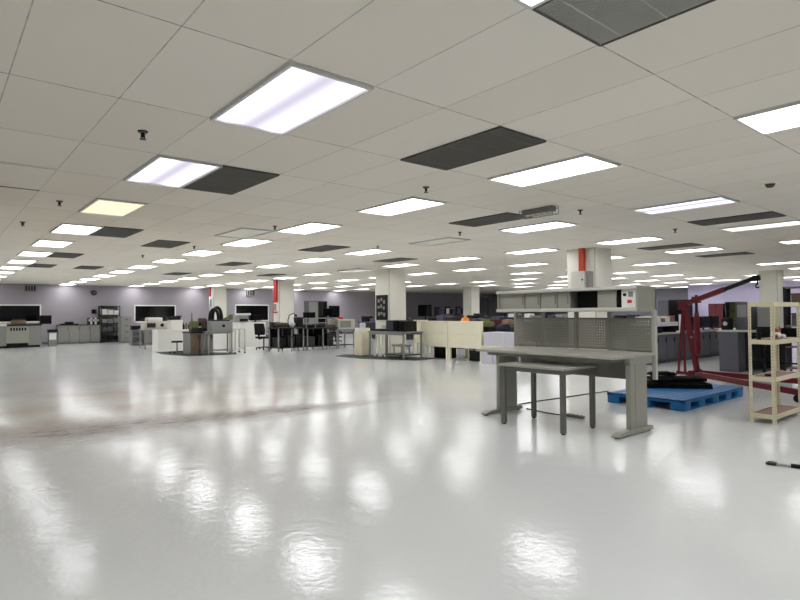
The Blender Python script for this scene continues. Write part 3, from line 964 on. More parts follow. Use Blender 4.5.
# ================================================================ generic furniture builders
def cabinet_unit(x0, y0, x1, y1, z1, label, body='cabgrey', door='cabgrey', face='Y', drawers=0, doors=1, z0=0.0, name='base_cabinet', group=None, cat='cabinet', kick=True, top=None):
    """cabinet whose front faces -Y ('Y') or -X ('X')"""
    t = thing(name, ((x0 + x1) / 2, (y0 + y1) / 2, z0), label, cat, group)
    b = MB()
    if kick:
        if face == 'Y':
            b.box(x0 + 0.01, y0 + 0.06, z0, x1 - 0.01, y1, z0 + 0.08)
        else:
            b.box(x0 + 0.06, y0 + 0.01, z0, x1, y1 - 0.01, z0 + 0.08)
        b.box(x0, y0, z0 + 0.08, x1, y1, z1)
    else:
        b.box(x0, y0, z0, x1, y1, z1)
    b.build('cabinet_body', body, t)
    lo = z0 + (0.10 if kick else 0.02)
    n = drawers or doors
    for k in range(n):
        g = 0.008
        if drawers:
            za, zb = lo + (z1 - 0.015 - lo) * k / n + g, lo + (z1 - 0.015 - lo) * (k + 1) / n - g
            a, c = (x0, x1) if face == 'Y' else (y0, y1)
            a, c = a + 0.012, c - 0.012
        else:
            za, zb = lo, z1 - 0.02
            a0, c0 = (x0, x1) if face == 'Y' else (y0, y1)
            a, c = a0 + (c0 - a0) * k / n + g, a0 + (c0 - a0) * (k + 1) / n - g
        mid_, zm = (a + c) / 2, (za + zb) / 2
        if face == 'Y':
            d = MB().box(a, y0 - 0.018, za, c, y0, zb, 0.003).build('drawer' if drawers else 'door', door, t)
            if drawers:
                MB().box(mid_ - 0.07, y0 - 0.04, zm - 0.012, mid_ + 0.07, y0 - 0.018, zm + 0.012).build('handle', 'black', d)
            else:
                MB().box(c - 0.05, y0 - 0.036, zb - 0.18, c - 0.035, y0 - 0.018, zb - 0.06).build('handle', 'black', d)
        else:
            d = MB().box(x0 - 0.018, a, za, x0, c, zb, 0.003).build('drawer' if drawers else 'door', door, t)
            if drawers:
                MB().box(x0 - 0.04, mid_ - 0.07, zm - 0.012, x0 - 0.018, mid_ + 0.07, zm + 0.012).build('handle', 'black', d)
            else:
                MB().box(x0 - 0.036, c - 0.05, zb - 0.18, x0 - 0.018, c - 0.035, zb - 0.06).build('handle', 'black', d)
    if top:
        MB().box(x0 - 0.02, y0 - 0.03, z1, x1 + 0.02, y1, z1 + 0.03).build('worktop', top, t)
    return t


def table(x0, y0, x1, y1, h, label, topm='counter', legm='darksteel', name='work_table', w=0.04, th=0.03, stretcher=None, group=None, shelf=None):
    t = thing(name, ((x0 + x1) / 2, (y0 + y1) / 2, 0), label, 'table', group)
    MB().box(x0, y0, h - th, x1, y1, h, 0.004).build('tabletop', topm, t)
    i = 0.03
    for x in (x0 + i, x1 - i - w):
        for y in (y0 + i, y1 - i - w):
            MB().box(x, y, 0, x + w, y + w, h - th).build('leg', legm, t)
    MB().box(x0 + i, y0 + i, h - th - 0.05, x1 - i, y0 + i + 0.02, h - th).box(x0 + i, y1 - i - 0.02, h - th - 0.05, x1 - i, y1 - i, h - th) \
        .box(x0 + i, y0 + i, h - th - 0.05, x0 + i + 0.02, y1 - i, h - th).box(x1 - i - 0.02, y0 + i, h - th - 0.05, x1 - i, y1 - i, h - th).build('apron', legm, t)
    if stretcher:
        MB().box(x0 + i, y0 + i + 0.01, stretcher, x1 - i, y0 + i + 0.03, stretcher + 0.03).box(x0 + i + 0.01, y0 + i, stretcher, x0 + i + 0.03, y1 - i, stretcher + 0.03) \
            .box(x0 + i, y1 - i - 0.03, stretcher, x1 - i, y1 - i - 0.01, stretcher + 0.03).build('stretcher', legm, t)
    if shelf:
        MB().box(x0 + i, y0 + i, shelf, x1 - i, y1 - i, shelf + 0.02).build('lower_shelf', legm, t)
    return t


def crate(x0, y0, x1, y1, z0, z1, m, label, name='box', cat='box', group=None, lid=None, bev=0.008):
    """box with a lid or dark front panel"""
    t = thing(name, ((x0 + x1) / 2, (y0 + y1) / 2, z0), label, cat, group)
    zl = z1 - (z1 - z0) * 0.18
    MB().box(x0, y0, z0, x1, y1, zl, bev).build('box_body', m, t)
    MB().box(x0 - 0.006, y0 - 0.006, zl, x1 + 0.006, y1 + 0.006, z1, bev).build('box_lid', lid or m, t)
    return t


def monitor(x, y, z, w, h, label, face='Y', group=None):
    """flat screen on a stand, facing -Y or -X"""
    t = thing('monitor', (x, y, z), label, 'monitor', group)
    def bx(a0, d0, c0, a1, d1, c1):
        return MB().box(a0, d0, c0, a1, d1, c1, 0.004) if face == 'Y' else MB().box(d0, a0, c0, d1, a1, c1, 0.004)
    a, d = (x, y) if face == 'Y' else (y, x)
    zb = z + max(0.06, h * 0.2)
    bx(a - w / 2, d - 0.02, zb, a + w / 2, d + 0.03, zb + h).build('monitor_case', 'black', t)
    bx(a - w / 2 + 0.015, d - 0.026, zb + 0.015, a + w / 2 - 0.015, d - 0.02, zb + h - 0.015).build('screen_glass', 'screen', t)
    bx(a - 0.03, d + 0.03, z + 0.02, a + 0.03, d + 0.06, zb + h * 0.5).build('stand_neck', 'black', t)
    bx(a - 0.13, d - 0.07, z, a + 0.13, d + 0.11, z + 0.02).build('stand_base', 'black', t)
    return t


def stool(x, y, h, label, m='black', r=0.19):
    t = thing('stool', (x, y, 0), label, 'stool')
    MB().cyl((x, y, h - 0.06), (x, y, h), r, r * 0.96, 24).build('seat', m, t, True)
    MB().cyl((x, y, 0.05), (x, y, h - 0.06), 0.025).build('post', 'chrome', t)
    for k in range(5):
        a = k * 2 * math.pi / 5 + 0.3
        ft = MB().bar((x, y, 0.07), (x + 0.26 * math.cos(a), y + 0.26 * math.sin(a), 0.055), 0.035, 0.03).build('leg', 'black', t)
        MB().sphere((x + 0.25 * math.cos(a), y + 0.25 * math.sin(a), 0.025), 0.025).build('caster', 'black', ft)
    return t


def office_chair(x, y, rot, label, m='black'):
    """task chair; rot = direction the sitter faces"""
    t = thing('office_chair', (x, y, 0), label, 'chair')
    R = Matrix.Translation((x, y, 0)) @ Matrix.Rotation(rot, 4, 'Z')
    def part(mb, nm, mm, par=t, sm=False):
        bmesh.ops.transform(mb.bm, matrix=R, verts=mb.bm.verts)
        return mb.build(nm, mm, par, sm)
    part(MB().box(-0.23, -0.24, 0.42, 0.25, 0.24, 0.50, 0.035), 'seat', m, sm=True)
    part(MB().prism([(-0.20, 0.56), (-0.18, 0.75), (-0.24, 0.96), (-0.29, 1.0), (-0.32, 0.98), (-0.28, 0.75), (-0.27, 0.56)], -0.22, 0.22, 0.02,
                    Matrix(((1, 0, 0, 0), (0, 0, 1, 0), (0, 1, 0, 0), (0, 0, 0, 1)))), 'backrest', m, sm=True)
    part(MB().bar((-0.05, 0, 0.43), (-0.27, 0, 0.40), 0.05, 0.025).bar((-0.27, 0, 0.39), (-0.28, 0, 0.72), 0.05, 0.025), 'back_bracket', 'black')
    for s in (-1, 1):
        part(MB().bar((0.0, s * 0.26, 0.45), (0.0, s * 0.27, 0.66), 0.03).box(-0.12, s * 0.27 - 0.03, 0.66, 0.14, s * 0.27 + 0.03, 0.69, 0.01), 'armrest', 'black')
    part(MB().cyl((0, 0, 0.07), (0, 0, 0.42), 0.028), 'gas_lift', 'darksteel')
    for k in range(5):
        a = k * 2 * math.pi / 5
        lg = part(MB().bar((0, 0, 0.10), (0.29 * math.cos(a), 0.29 * math.sin(a), 0.07), 0.045, 0.035), 'leg', 'black')
        part(MB().sphere((0.28 * math.cos(a), 0.28 * math.sin(a), 0.028), 0.028), 'caster', 'black', lg)
    return t


# ================================================================ TOWARDS THE LONG WALL, WEST END
# grey printing machine
t = thing('printing_machine', (1.5, 26.2, 0), 'long grey printing machine before the window at the end of the hall', 'machine')
MB().box(-0.4, 25.8, 0.09, 2.75, 26.7, 0.92, 0.02).build('machine_body', 'cabgrey', t)
MB().box(-0.35, 25.86, 0, 2.7, 26.64, 0.09).build('plinth', 'black', t)
pn = MB().box(1.48, 25.77, 0.2, 2.28, 25.80, 0.88, 0.006).build('front_panel', 'esd', t)
mb = MB()
for k in range(6):
    mb.box(1.62 + k * 0.1, 25.762, 0.72, 1.68 + k * 0.1, 25.77, 0.84)
mb.build('vent_slots', 'black', pn)
MB().box(1.5, 25.775, 0.09, 2.26, 25.79, 0.19).build('kick_strip', 'black', t)
MB().box(-0.4, 25.78, 0.92, 1.5, 26.4, 1.02, 0.01).build('paper_tray', 'paper', t)
MB().box(1.45, 25.85, 0.92, 2.75, 26.6, 0.98, 0.01).build('output_deck', 'black', t)
dv = MB().box(1.68, 25.9, 0.98, 2.2, 26.3, 1.16, 0.04).build('print_head', 'wood', t)
MB().cyl((1.72, 25.98, 1.16), (2.16, 25.98, 1.16), 0.05).build('roller', 'darksteel', dv)
cp = MB().box(2.68, 25.85, 0.98, 3.12, 25.93, 1.36, 0.01).build('operator_screen', 'black', t)
MB().box(2.70, 25.845, 1.0, 3.10, 25.85, 1.34).build('screen_glass', 'screen', cp)
t = thing('pedestal_printer', (3.15, 25.9, 0), 'small white pedestal with black tray beside the printing machine', 'pedestal')
MB().box(3.0, 25.75, 0, 3.3, 26.05, 0.68, 0.015).build('pedestal_body', 'cabgrey', t)
MB().box(2.98, 25.73, 0.62, 3.34, 26.07, 0.74, 0.01).build('black_tray', 'black', t)
MB().box(3.02, 25.74, 0.3, 3.28, 25.75, 0.58).build('pedestal_door', 'paper', t)

labs = ['grey base cabinet beside the printing machine under the bare wall', 'second grey base cabinet from the printing machine', 'third grey base cabinet from the printing machine', 'grey base cabinet with folders on top beside the open rack']
for k in range(4):
    cabinet_unit(3.64 + k * 0.445, 27.62, 3.64 + (k + 1) * 0.445 - 0.012, 28.15, 0.87, labs[k], group='grey base cabinets along the wall', doors=1)
tag(MB().box(3.62, 27.58, 0.872, 5.42, 28.16, 0.90, 0.004).build('worktop_slab', 'darksteel'), 'dark worktop over the row of grey base cabinets', 'worktop')
t = thing('label_printer', (4.1, 27.85, 0.9), 'flat black device lying on the dark cabinet worktop', 'device')
MB().box(3.75, 27.7, 0.902, 4.5, 28.05, 0.95, 0.01).build('device_base', 'black', t)
MB().box(3.95, 27.75, 0.95, 4.3, 28.0, 1.04, 0.03).build('device_cover', 'black', t)
bl = ['black ring binder, first of the row on the cabinet worktop', 'white ring binder, second of the row on the cabinet worktop', 'black ring binder, third of the row on the cabinet worktop', 'white ring binder, fourth of the row on the cabinet worktop', 'black ring binder at the rack end of the row']
for k in range(5):
    x = 4.9 + k * 0.095
    t = thing('ring_binder', (x, 27.85, 0.9), bl[k], 'binder', 'ring binders on the cabinet worktop')
    MB().box(x, 27.7, 0.902, x + 0.08, 27.98, 1.22, 0.004).build('binder_cover', 'black' if k % 2 == 0 else 'paper', t)
    MB().box(x + 0.02, 27.697, 1.05, x + 0.06, 27.7, 1.16).build('spine_label', 'paper' if k % 2 == 0 else 'cabgrey', t)

t = thing('open_rack', (5.85, 27.85, 0), 'tall dark open shelf rack with white boxes against the wall', 'rack')
for x in (5.44, 6.26):
    for y in (27.56, 28.1):
        MB().box(x - 0.02, y - 0.02, 0, x + 0.02, y + 0.02, 1.81).build('post', 'darksteel', t)
for z in (0.1, 0.5, 0.92, 1.32, 1.76):
    MB().box(5.42, 27.54, z, 6.28, 28.12, z + 0.04).build('shelf', 'darksteel', t)
MB().box(5.42, 28.12, 0, 6.28, 28.13, 1.8).build('back_panel', 'cabgrey', t)
n = 0
for z, hh, mm in ((1.362, .28, 'paper'), (0.962, .22, 'cabgrey'), (0.542, .26, 'cabslate'), (0.142, .25, 'black')):
    for k in range(3):
        x = 5.5 + k * 0.25
        crate(x, 27.62, x + 0.22, 28.0, z, z + hh * (1 - 0.12 * ((k + n) % 3)), mm,
              '%s carton, %s on the %s shelf of the open rack' % ({'paper': 'white', 'cabgrey': 'grey', 'cabslate': 'slate', 'black': 'black'}[mm], ORD[k], ['top', 'second', 'third', 'bottom'][n]), 'carton', 'carton', 'cartons on the open rack')
    n += 1
cabinet_unit(6.05, 26.4, 6.52, 26.95, 1.28, 'grey four-drawer filing cabinet beside the open rack', drawers=4, name='filing_cabinet')
cabinet_unit(6.08, 24.6, 6.52, 25.1, 0.66, 'low grey drawer cabinet before the filing cabinet', drawers=2, door='cabslate', name='drawer_cabinet')
tag(MB().box(5.9, 23.6, 0.0, 6.9, 24.5, 0.012, 0.004).build('floor_mat', 'floormat'), 'dark floor mat before the low drawer cabinet', 'mat')
cabinet_unit(6.58, 24.6, 7.2, 25.1, 0.62, 'plain grey cabinet next to the low drawer cabinet', doors=2)
crate(6.1, 24.65, 6.45, 25.0, 0.662, 0.86, 'black', 'black tray box on the low drawer cabinet', 'tray_box')

# table with beige machine behind the white benches
table(5.5, 20.6, 7.1, 21.4, 0.78, 'long table carrying the beige machine under the second window', legm='cabgrey')
t = thing('beige_machine', (6.05, 21.0, 0.78), 'beige rounded bench machine before the dark window', 'machine')
MB().box(5.55, 20.7, 0.782, 6.5, 21.3, 1.08, 0.05).build('machine_housing', 'beigemachine', t, True)
MB().box(5.68, 20.75, 1.08, 6.25, 21.25, 1.24, 0.06).build('machine_hood', 'paper', t, True)
MB().box(5.62, 20.685, 0.84, 5.95, 20.70, 1.02).build('dark_door', 'darksteel', t)
MB().cyl((6.2, 20.68, 0.93), (6.2, 20.70, 0.93), 0.07).build('dial', 'black', t)
crate(6.56, 20.75, 6.95, 21.2, 0.782, 1.1, 'darksteel', 'dark instrument box with white lid beside the beige machine', 'instrument_box', 'instrument', lid='paper')

# white half-height benches
for k, (xa, xb, lab) in enumerate([(5.42, 6.9, 'white panelled bench with a round black stool before it'), (6.92, 8.55, 'white panelled bench hidden behind the hose machine')]):
    t = thing('white_bench', ((xa + xb) / 2, 19.0, 0), lab, 'bench', 'white panelled benches')
    MB().box(xa, 18.62, 0, xb, 18.66, 0.76).build('front_panel', 'whitecab', t)
    MB().box(xa, 18.66, 0, xa + 0.03, 19.3, 0.76).build('end_panel', 'whitecab', t)
    MB().box(xb - 0.03, 18.66, 0, xb, 19.3, 0.76).build('end_panel', 'whitecab', t)
    MB().box(xa - 0.01, 18.6, 0.76, xb + 0.005, 19.32, 0.79, 0.004).build('benchtop', 'whitecab', t)
crate(5.92, 18.75, 6.35, 19.15, 0.791, 1.15, 'whitecab', 'white cube box standing on the white bench', 'white_box')
t = thing('black_device', (6.1, 18.95, 1.15), 'black device lying on the white cube box', 'device')
MB().box(5.84, 18.8, 1.151, 6.30, 19.1, 1.26, 0.02).build('device_case', 'black', t)
MB().box(6.13, 18.82, 1.26, 6.34, 19.05, 1.31, 0.01).build('device_head', 'black', t)
for k in range(5):
    x = 6.42 + k * 0.105
    t = thing('small_bottle', (x, 18.85, 0.79), 'dark bottle, %s in the row on the white bench' % ORD[k], 'bottle', 'dark bottles on the white bench')
    MB().cyl((x, 18.85, 0.791), (x, 18.85, 0.96 + 0.02 * (k % 2)), 0.042).build('bottle_body', 'wood' if k % 2 else 'black', t)
    MB().cyl((x, 18.85, 0.96 + 0.02 * (k % 2)), (x, 18.85, 1.03), 0.018).build('bottle_neck', 'black', t)

# grey wood-fronted units, machine, mat, stool
tag(MB().prism([(5.15, 17.3), (5.5, 15.6), (7.0, 15.35), (7.2, 15.9), (6.0, 18.3), (5.3, 18.4)], 0.0, 0.012, 0.003).build('floor_mat', 'floormat'), 'dark floor mat under the stool and hose machine', 'mat')
t0 = cabinet_unit(5.74, 16.2, 6.06, 16.9, 0.72, 'grey cabinet with a brown wood door on the dark mat', door='wood', z0=0.013, kick=False, group=None)
cabinet_unit(6.08, 16.2, 6.52, 16.9, 0.72, 'grey cabinet beside the brown wood door, on the mat', door='cabgrey', z0=0.013, kick=False)
tag(MB().prism([(5.72, 16.2), (5.84, 16.12), (6.54, 16.12), (6.54, 16.95), (5.72, 16.95)], 0.722, 0.76, 0.008).build('worktop_slab', 'black'), 'dark worktop over the two grey cabinets on the mat', 'worktop')
t = thing('bench_lathe', (6.22, 16.5, 0.76), 'dark cluttered bench lathe on the black worktop', 'lathe')
MB().box(5.86, 16.35, 0.762, 6.52, 16.7, 0.9, 0.02).build('lathe_bed', 'darksteel', t)
MB().box(5.86, 16.38, 0.9, 6.1, 16.66, 1.12, 0.03).build('headstock', 'green', t)
MB().cyl((6.1, 16.5, 1.02), (6.2, 16.5, 1.02), 0.07).build('chuck', 'black', t)
MB().box(6.26, 16.4, 0.9, 6.4, 16.62, 1.06, 0.02).build('carriage', 'brownjunk', t)
MB().cyl((5.9, 16.5, 1.12), (5.9, 16.5, 1.42), 0.03, 0.012).build('lamp_post', 'wood', t)
MB().box(6.12, 16.42, 1.04, 6.4, 16.6, 1.22, 0.05).build('chip_guard', 'brownjunk', t)
MB().box(6.4, 16.38, 0.9, 6.5, 16.64, 1.1, 0.02).build('tailstock', 'black', t)
stool(5.65, 17.25, 0.44, 'round black stool standing on the dark mat before the white bench')

table(6.1, 15.6, 7.0, 16.05, 0.78, 'steel table under the hose machine', topm='cabgrey', legm='cabgrey', stretcher=0.12)
t = thing('hose_machine', (6.5, 15.85, 0.78), 'grey bench machine with thick black hoses arching over it', 'machine')
MB().box(6.24, 15.64, 0.781, 6.98, 16.02, 1.12, 0.015).build('machine_housing', 'cabgrey', t)
MB().cyl((6.66, 15.62, 0.96), (6.66, 15.64, 0.96), 0.05).build('dial', 'black', t)
MB().box(6.24, 15.68, 1.12, 6.9, 16.0, 1.17, 0.01).build('top_plate', 'darksteel', t)
for s, (xa, xb, hh, yy) in enumerate(((6.24, 6.54, 0.36, 15.78), (6.38, 6.70, 0.42, 15.9))):
    pts = []
    for k in range(13):
        a = math.pi * k / 12
        pts.append((xa + (xb - xa) * (1 - math.cos(a)) / 2, yy, 1.16 + hh * math.sin(a) ** 0.8))
    MB().tube(pts, 0.055, 10).build('hose', 'black', t, True)
MB().bar((6.75, 15.85, 1.17), (7.0, 15.85, 1.28), 0.05, 0.07).box(6.94, 15.8, 1.16, 7.06, 15.9, 1.34, 0.02).build('tool_arm', 'green', t)
t = thing('metal_cart', (7.25, 15.85, 0), 'pale open frame metal cart beside the hose machine', 'cart')
fm = MB()
for x in (7.08, 7.42):
    for y in (15.65, 16.1):
        MB().box(x - 0.018, y - 0.018, 0.04, x + 0.018, y + 0.018, 0.84).build('post', 'esd_light', t)
        MB().sphere((x, y, 0.03), 0.03).build('caster', 'black', t)
for z in (0.14, 0.82):
    MB().box(7.07, 15.64, z, 7.43, 16.11, z + 0.025).build('shelf', 'esd_light', t)

# white desk with printer and office chair
t = thing('white_desk', (9.2, 19.0, 0), 'white panelled desk behind the black office chair', 'desk')
MB().box(8.58, 18.72, 0, 9.72, 18.76, 0.98).build('front_panel', 'whitecab', t)
MB().box(8.58, 18.76, 0, 8.62, 19.4, 0.98).box(9.68, 18.76, 0, 9.72, 19.4, 0.98).build('end_panels', 'whitecab', t)
MB().box(8.56, 18.70, 0.98, 9.74, 19.42, 1.01, 0.004).build('desktop', 'whitecab', t)
t = thing('printer', (8.82, 19.0, 1.01), 'white printer standing at the end of the white desk', 'printer')
MB().box(8.6, 18.8, 1.012, 9.02, 19.2, 1.3, 0.02).build('printer_body', 'cabgrey', t)
MB().box(8.58, 18.82, 1.3, 9.12, 19.18, 1.38, 0.015).build('scanner_lid', 'paper', t)
MB().box(8.64, 18.795, 1.06, 8.98, 18.80, 1.16).build('paper_slot', 'black', t)
monitor(9.42, 19.0, 1.012, 0.5, 0.24, 'wide black monitor on the white desk behind the chair')
office_chair(8.8, 17.0, math.radians(25), 'black office chair facing the cluttered steel benches')

# ================================================================ CLUTTERED STEEL BENCHES IN THE MIDDLE
def lab_bench(x0, y0, x1, y1, h, label, topm='darksteel'):
    t = thing('lab_bench', ((x0 + x1) / 2, (y0 + y1) / 2, 0), label, 'bench')
    MB().box(x0, y0, h - 0.04, x1, y1, h, 0.005).build('benchtop', topm, t)
    for x in (x0 + 0.03, (x0 + x1) / 2, x1 - 0.07):
        for y in (y0 + 0.03, y1 - 0.07):
            MB().box(x, y, 0, x + 0.04, y + 0.04, h - 0.04).build('leg', 'cabgrey', t)
    MB().box(x0 + 0.03, y0 + 0.03, 0.12, x1 - 0.03, y1 - 0.03, 0.15).build('lower_shelf', 'black', t)
    MB().box(x0 + 0.03, y1 - 0.05, 0.15, x1 - 0.03, y1 - 0.03, h - 0.04).build('back_panel', 'black', t)  # black panel added to paint the space under the bench darker
    return t


lab_bench(8.45, 15.2, 9.55, 16.0, 0.86, 'dark steel bench with black crates below, beside the office chair')
lab_bench(9.62, 15.2, 11.0, 16.0, 0.82, 'dark steel bench under the instrument rack')
n = 0
for x0 in (8.55, 8.9, 9.22, 9.75, 10.15, 10.55):
    mm = ['black', 'darksteel', 'black', 'slatedark', 'black', 'darksteel'][n]
    crate(x0, 15.3, x0 + 0.27, 15.85, 0.152, 0.50 + 0.05 * (n % 3), mm, 'dark crate, %s on the lower shelves of the steel benches' % ORD[n], 'crate', 'crate', 'crates under the steel benches')
    n += 1
# brown heap on the bench
t = thing('cloth_heap', (8.85, 15.5, 0.86), 'heap of brown and pale cloth on the steel bench', 'cloth')
MB().sphere((8.72, 15.5, 0.955), 0.16, (1.5, 1.2, 0.55)).sphere((8.94, 15.55, 0.95), 0.14, (1.3, 1.2, 0.6)).build('brown_cloth', 'brownjunk', t, True)
MB().sphere((9.13, 15.45, 0.965), 0.12, (1.2, 1, 0.8)).build('pale_cloth', 'lilac', t, True)
crate(9.3, 15.3, 9.52, 15.6, 0.862, 1.22, 'black', 'tall black case at the end of the steel bench', 'instrument_case', 'case')
monitor(10.75, 15.6, 1.191, 0.42, 0.3, 'small black monitor on top of the frame rack', group=None)
crate(9.75, 15.4, 10.1, 15.7, 1.191, 1.4, 'blackmat', 'black box on top of the frame rack over the steel bench', 'instrument_case', 'case')
crate(8.5, 15.75, 8.8, 15.95, 0.861, 1.05, 'darksteel', 'dark box at the chair end of the steel bench', 'instrument_case', 'case')
t = thing('cable_coil', (8.98, 15.3, 0.15), 'black cable coil hanging over the edge of the steel bench', 'cable')
for q in range(3):
    pts = [(8.75 + 0.1 * q + 0.09 * math.cos(a * math.pi / 8), 15.185 - 0.012 * q, 0.66 + 0.16 * math.sin(a * math.pi / 8)) for a in range(17)]
    MB().tube(pts, 0.012, 6).build('cable_loop', 'black', t, True)
t = thing('instrument_rack', (10.3, 15.6, 0.82), 'open steel frame rack on the middle steel bench', 'rack')
for x in (9.66, 10.05, 10.5, 10.96):
    MB().box(x - 0.015, 15.3, 0.822, x + 0.015, 15.33, 1.2).build('post', 'cabgrey', t)
for z in (0.98, 1.16):
    MB().box(9.64, 15.28, z, 10.98, 15.75, z + 0.03).build('shelf', 'cabgrey', t)
k = 0
for x0, w, h, mm in ((9.7, .3, .12, 'black'), (10.1, .35, .13, 'darksteel'), (10.55, .36, .12, 'wood')):
    crate(x0, 15.32, x0 + w, 15.65, 0.822, 0.822 + h, mm, 'flat dark instrument, %s in the frame rack' % ORD[k], 'instrument', 'instrument', 'instruments in the frame rack')
    k += 1
t = thing('gooseneck_lamp', (9.2, 15.8, 0.86), 'black gooseneck lamp on the steel bench before the pale pillar', 'lamp')
MB().cyl((9.2, 15.8, 0.862), (9.2, 15.8, 0.89), 0.07).build('lamp_base', 'black', t)
MB().tube([(9.2, 15.8, 0.88), (9.17, 15.8, 1.1), (9.22, 15.78, 1.3), (9.38, 15.75, 1.36), (9.46, 15.74, 1.3)], 0.018, 8).build('gooseneck', 'black', t, True)
MB().cyl((9.46, 15.74, 1.24), (9.46, 15.74, 1.32), 0.07, 0.03).build('lamp_shade', 'black', t)
t = thing('grey_oven', (11.3, 15.5, 0), 'pale grey cabinet oven beside the steel benches', 'oven')
MB().box(11.02, 15.25, 0.70, 11.8, 15.98, 0.74, 0.004).build('stand_top', 'cabgrey', t)
for x in (11.04, 11.74):
    for y in (15.28, 15.91):
        MB().box(x, y, 0, x + 0.04, y + 0.04, 0.70).build('leg', 'cabgrey', t)
MB().box(11.06, 15.3, 0.12, 11.76, 15.93, 0.15).build('lower_shelf', 'black', t)
MB().box(11.02, 15.25, 0.74, 11.8, 15.98, 1.12, 0.03).build('oven_body', 'beigemachine', t)
MB().box(11.1, 15.235, 0.8, 11.6, 15.25, 1.06, 0.01).build('oven_door', 'cabgrey', t)
tag(MB().sphere((11.35, 15.6, 1.175), 0.09, (1.6, 1, 0.6)).build('red_cap', 'redsign', None, True), 'red cloth lying on the pale oven', 'cloth')

# things standing far behind: panels, screens by the long wall
t = thing('glass_cabinet', (16.0, 24.4, 0), 'tall cabinet with one white and one black door far behind the steel benches', 'cabinet')
MB().box(15.0, 24.2, 0, 16.2, 24.7, 2.05, 0.01).build('cabinet_body', 'cabslate', t)
MB().box(15.02, 24.18, 0.1, 15.58, 24.2, 2.0).build('white_door', 'cabgrey', t)
MB().box(15.62, 24.18, 0.1, 16.18, 24.2, 2.0).build('black_door', 'screen', t)
t = thing('mobile_screen', (16.55, 24.2, 0), 'black display screen on a stand next to the tall cabinet', 'screen')
MB().box(16.3, 24.15, 1.05, 17.0, 24.21, 1.78, 0.01).build('screen_case', 'black', t)
MB().box(16.33, 24.142, 1.08, 16.97, 24.15, 1.75).build('screen_glass', 'screen', t)
MB().box(16.6, 24.21, 0.05, 16.7, 24.28, 1.4).box(16.3, 23.95, 0, 17.0, 24.5, 0.05).build('screen_stand', 'darksteel', t)
office_chair(13.6, 19.4, math.radians(200), 'black office chair far behind beside the pillar')

# ---- cream cabinet + bench with black oven in front of the notice board pillar
tag(MB().prism([(8.9, 10.9), (9.6, 9.2), (10.6, 9.3), (10.2, 11.4), (9.5, 12.6), (8.9, 12.2)], 0, 0.012, 0.003).build('floor_mat', 'floormat'), 'dark floor mat before the table with the black oven', 'mat')
cabinet_unit(9.56, 11.72, 9.95, 12.12, 0.76, 'plain cream cabinet on the mat beside the oven table', body='tan', door='tan', doors=1, z0=0.013, kick=False, name='tan_cabinet')
t = thing('paper_stack', (9.75, 11.9, 0.76), 'loose white papers and bags on the plain cream cabinet', 'papers')
MB().box(9.57, 11.78, 0.761, 9.78, 12.1, 0.88, 0.02).build('paper_bundle', 'paper', t)
MB().prism([(9.58, 11.86), (9.7, 11.78), (9.88, 11.92), (9.74, 12.08)], 0.881, 1.04, 0.03).build('plastic_bag', 'lilac', t)
MB().box(9.79, 11.76, 0.761, 9.93, 12.08, 0.88, 0.02).build('paper_bundle', 'cream', t)
t = thing('oven_table', (10.1, 10.4, 0), 'grey metal table carrying the black oven', 'table')
MB().box(9.52, 9.62, 0.765, 10.3, 11.35, 0.80, 0.004).build('tabletop', 'cabgrey', t)
for x in (9.55, 10.23):
    for y in (9.65, 10.45, 11.28):
        MB().box(x, y, 0, x + 0.045, y + 0.045, 0.765).build('leg', 'cabgrey', t)
MB().box(9.55, 9.65, 0.70, 9.58, 11.3, 0.765).box(10.24, 9.65, 0.70, 10.27, 11.3, 0.765).build('apron', 'cabgrey', t)
MB().box(9.6, 9.7, 0.10, 10.25, 10.6, 0.13).build('lower_shelf', 'black', t)
t = thing('toaster_oven', (9.9, 10.1, 0.8), 'black box oven on the grey metal table', 'oven')
MB().box(9.62, 9.98, 0.801, 10.2, 10.55, 1.13, 0.012).build('oven_body', 'black', t)
MB().box(9.608, 10.2, 0.84, 9.62, 10.52, 1.1, 0.004).build('oven_door', 'slatedark', t)
MB().box(9.608, 10.0, 0.84, 9.62, 10.17, 1.1, 0.004).build('control_strip', 'screen', t)
t = thing('oven_speaker', (9.9, 9.82, 0.8), 'smaller black case standing beside the black oven', 'case')
MB().box(9.62, 9.68, 0.801, 10.1, 9.94, 1.11, 0.01).build('case_body', 'black', t)
MB().box(9.61, 9.70, 0.83, 9.62, 9.92, 1.08).build('case_front', 'blackmat', t)
t = thing('flat_tray', (9.8, 11.0, 0.8), 'flat black tray with pale tub on the oven table', 'tray')
MB().box(9.6, 10.75, 0.801, 10.1, 11.28, 0.86, 0.01).build('tray_base', 'black', t)
MB().cyl((9.85, 10.85, 0.86), (9.85, 10.85, 0.98), 0.12, 0.14).build('tub', 'beigemachine', t)
for k, (yy, lab) in enumerate(((11.15, 'pale folding trestle under the oven table, beside the plain cream cabinet'), (10.85, 'second pale folding trestle under the oven table'))):
    t = thing('trestle', (9.72, yy, 0.0), lab, 'trestle', 'trestles under the oven table')
    MB().bar((9.73, yy + 0.1, 0.0), (9.76, yy + 0.06, 0.66), 0.035).build('leg', 'whitecab', t)
    MB().bar((9.73, yy - 0.1, 0.0), (9.76, yy - 0.06, 0.66), 0.035).build('leg', 'whitecab', t)
    MB().bar((9.745, yy - 0.08, 0.35), (9.745, yy + 0.08, 0.35), 0.03).build('cross_bar', 'whitecab', t)
t = thing('step_stool', (9.75, 10.0, 0.13), 'grey step stool on the lower shelf of the oven table', 'stool')
MB().box(9.62, 9.8, 0.36, 10.0, 10.3, 0.42, 0.02).build('seat', 'cabgrey', t)
for x in (9.66, 9.95):
    for y in (9.86, 10.22):
        MB().box(x, y, 0.131, x + 0.03, y + 0.03, 0.36).build('leg', 'cabgrey', t)

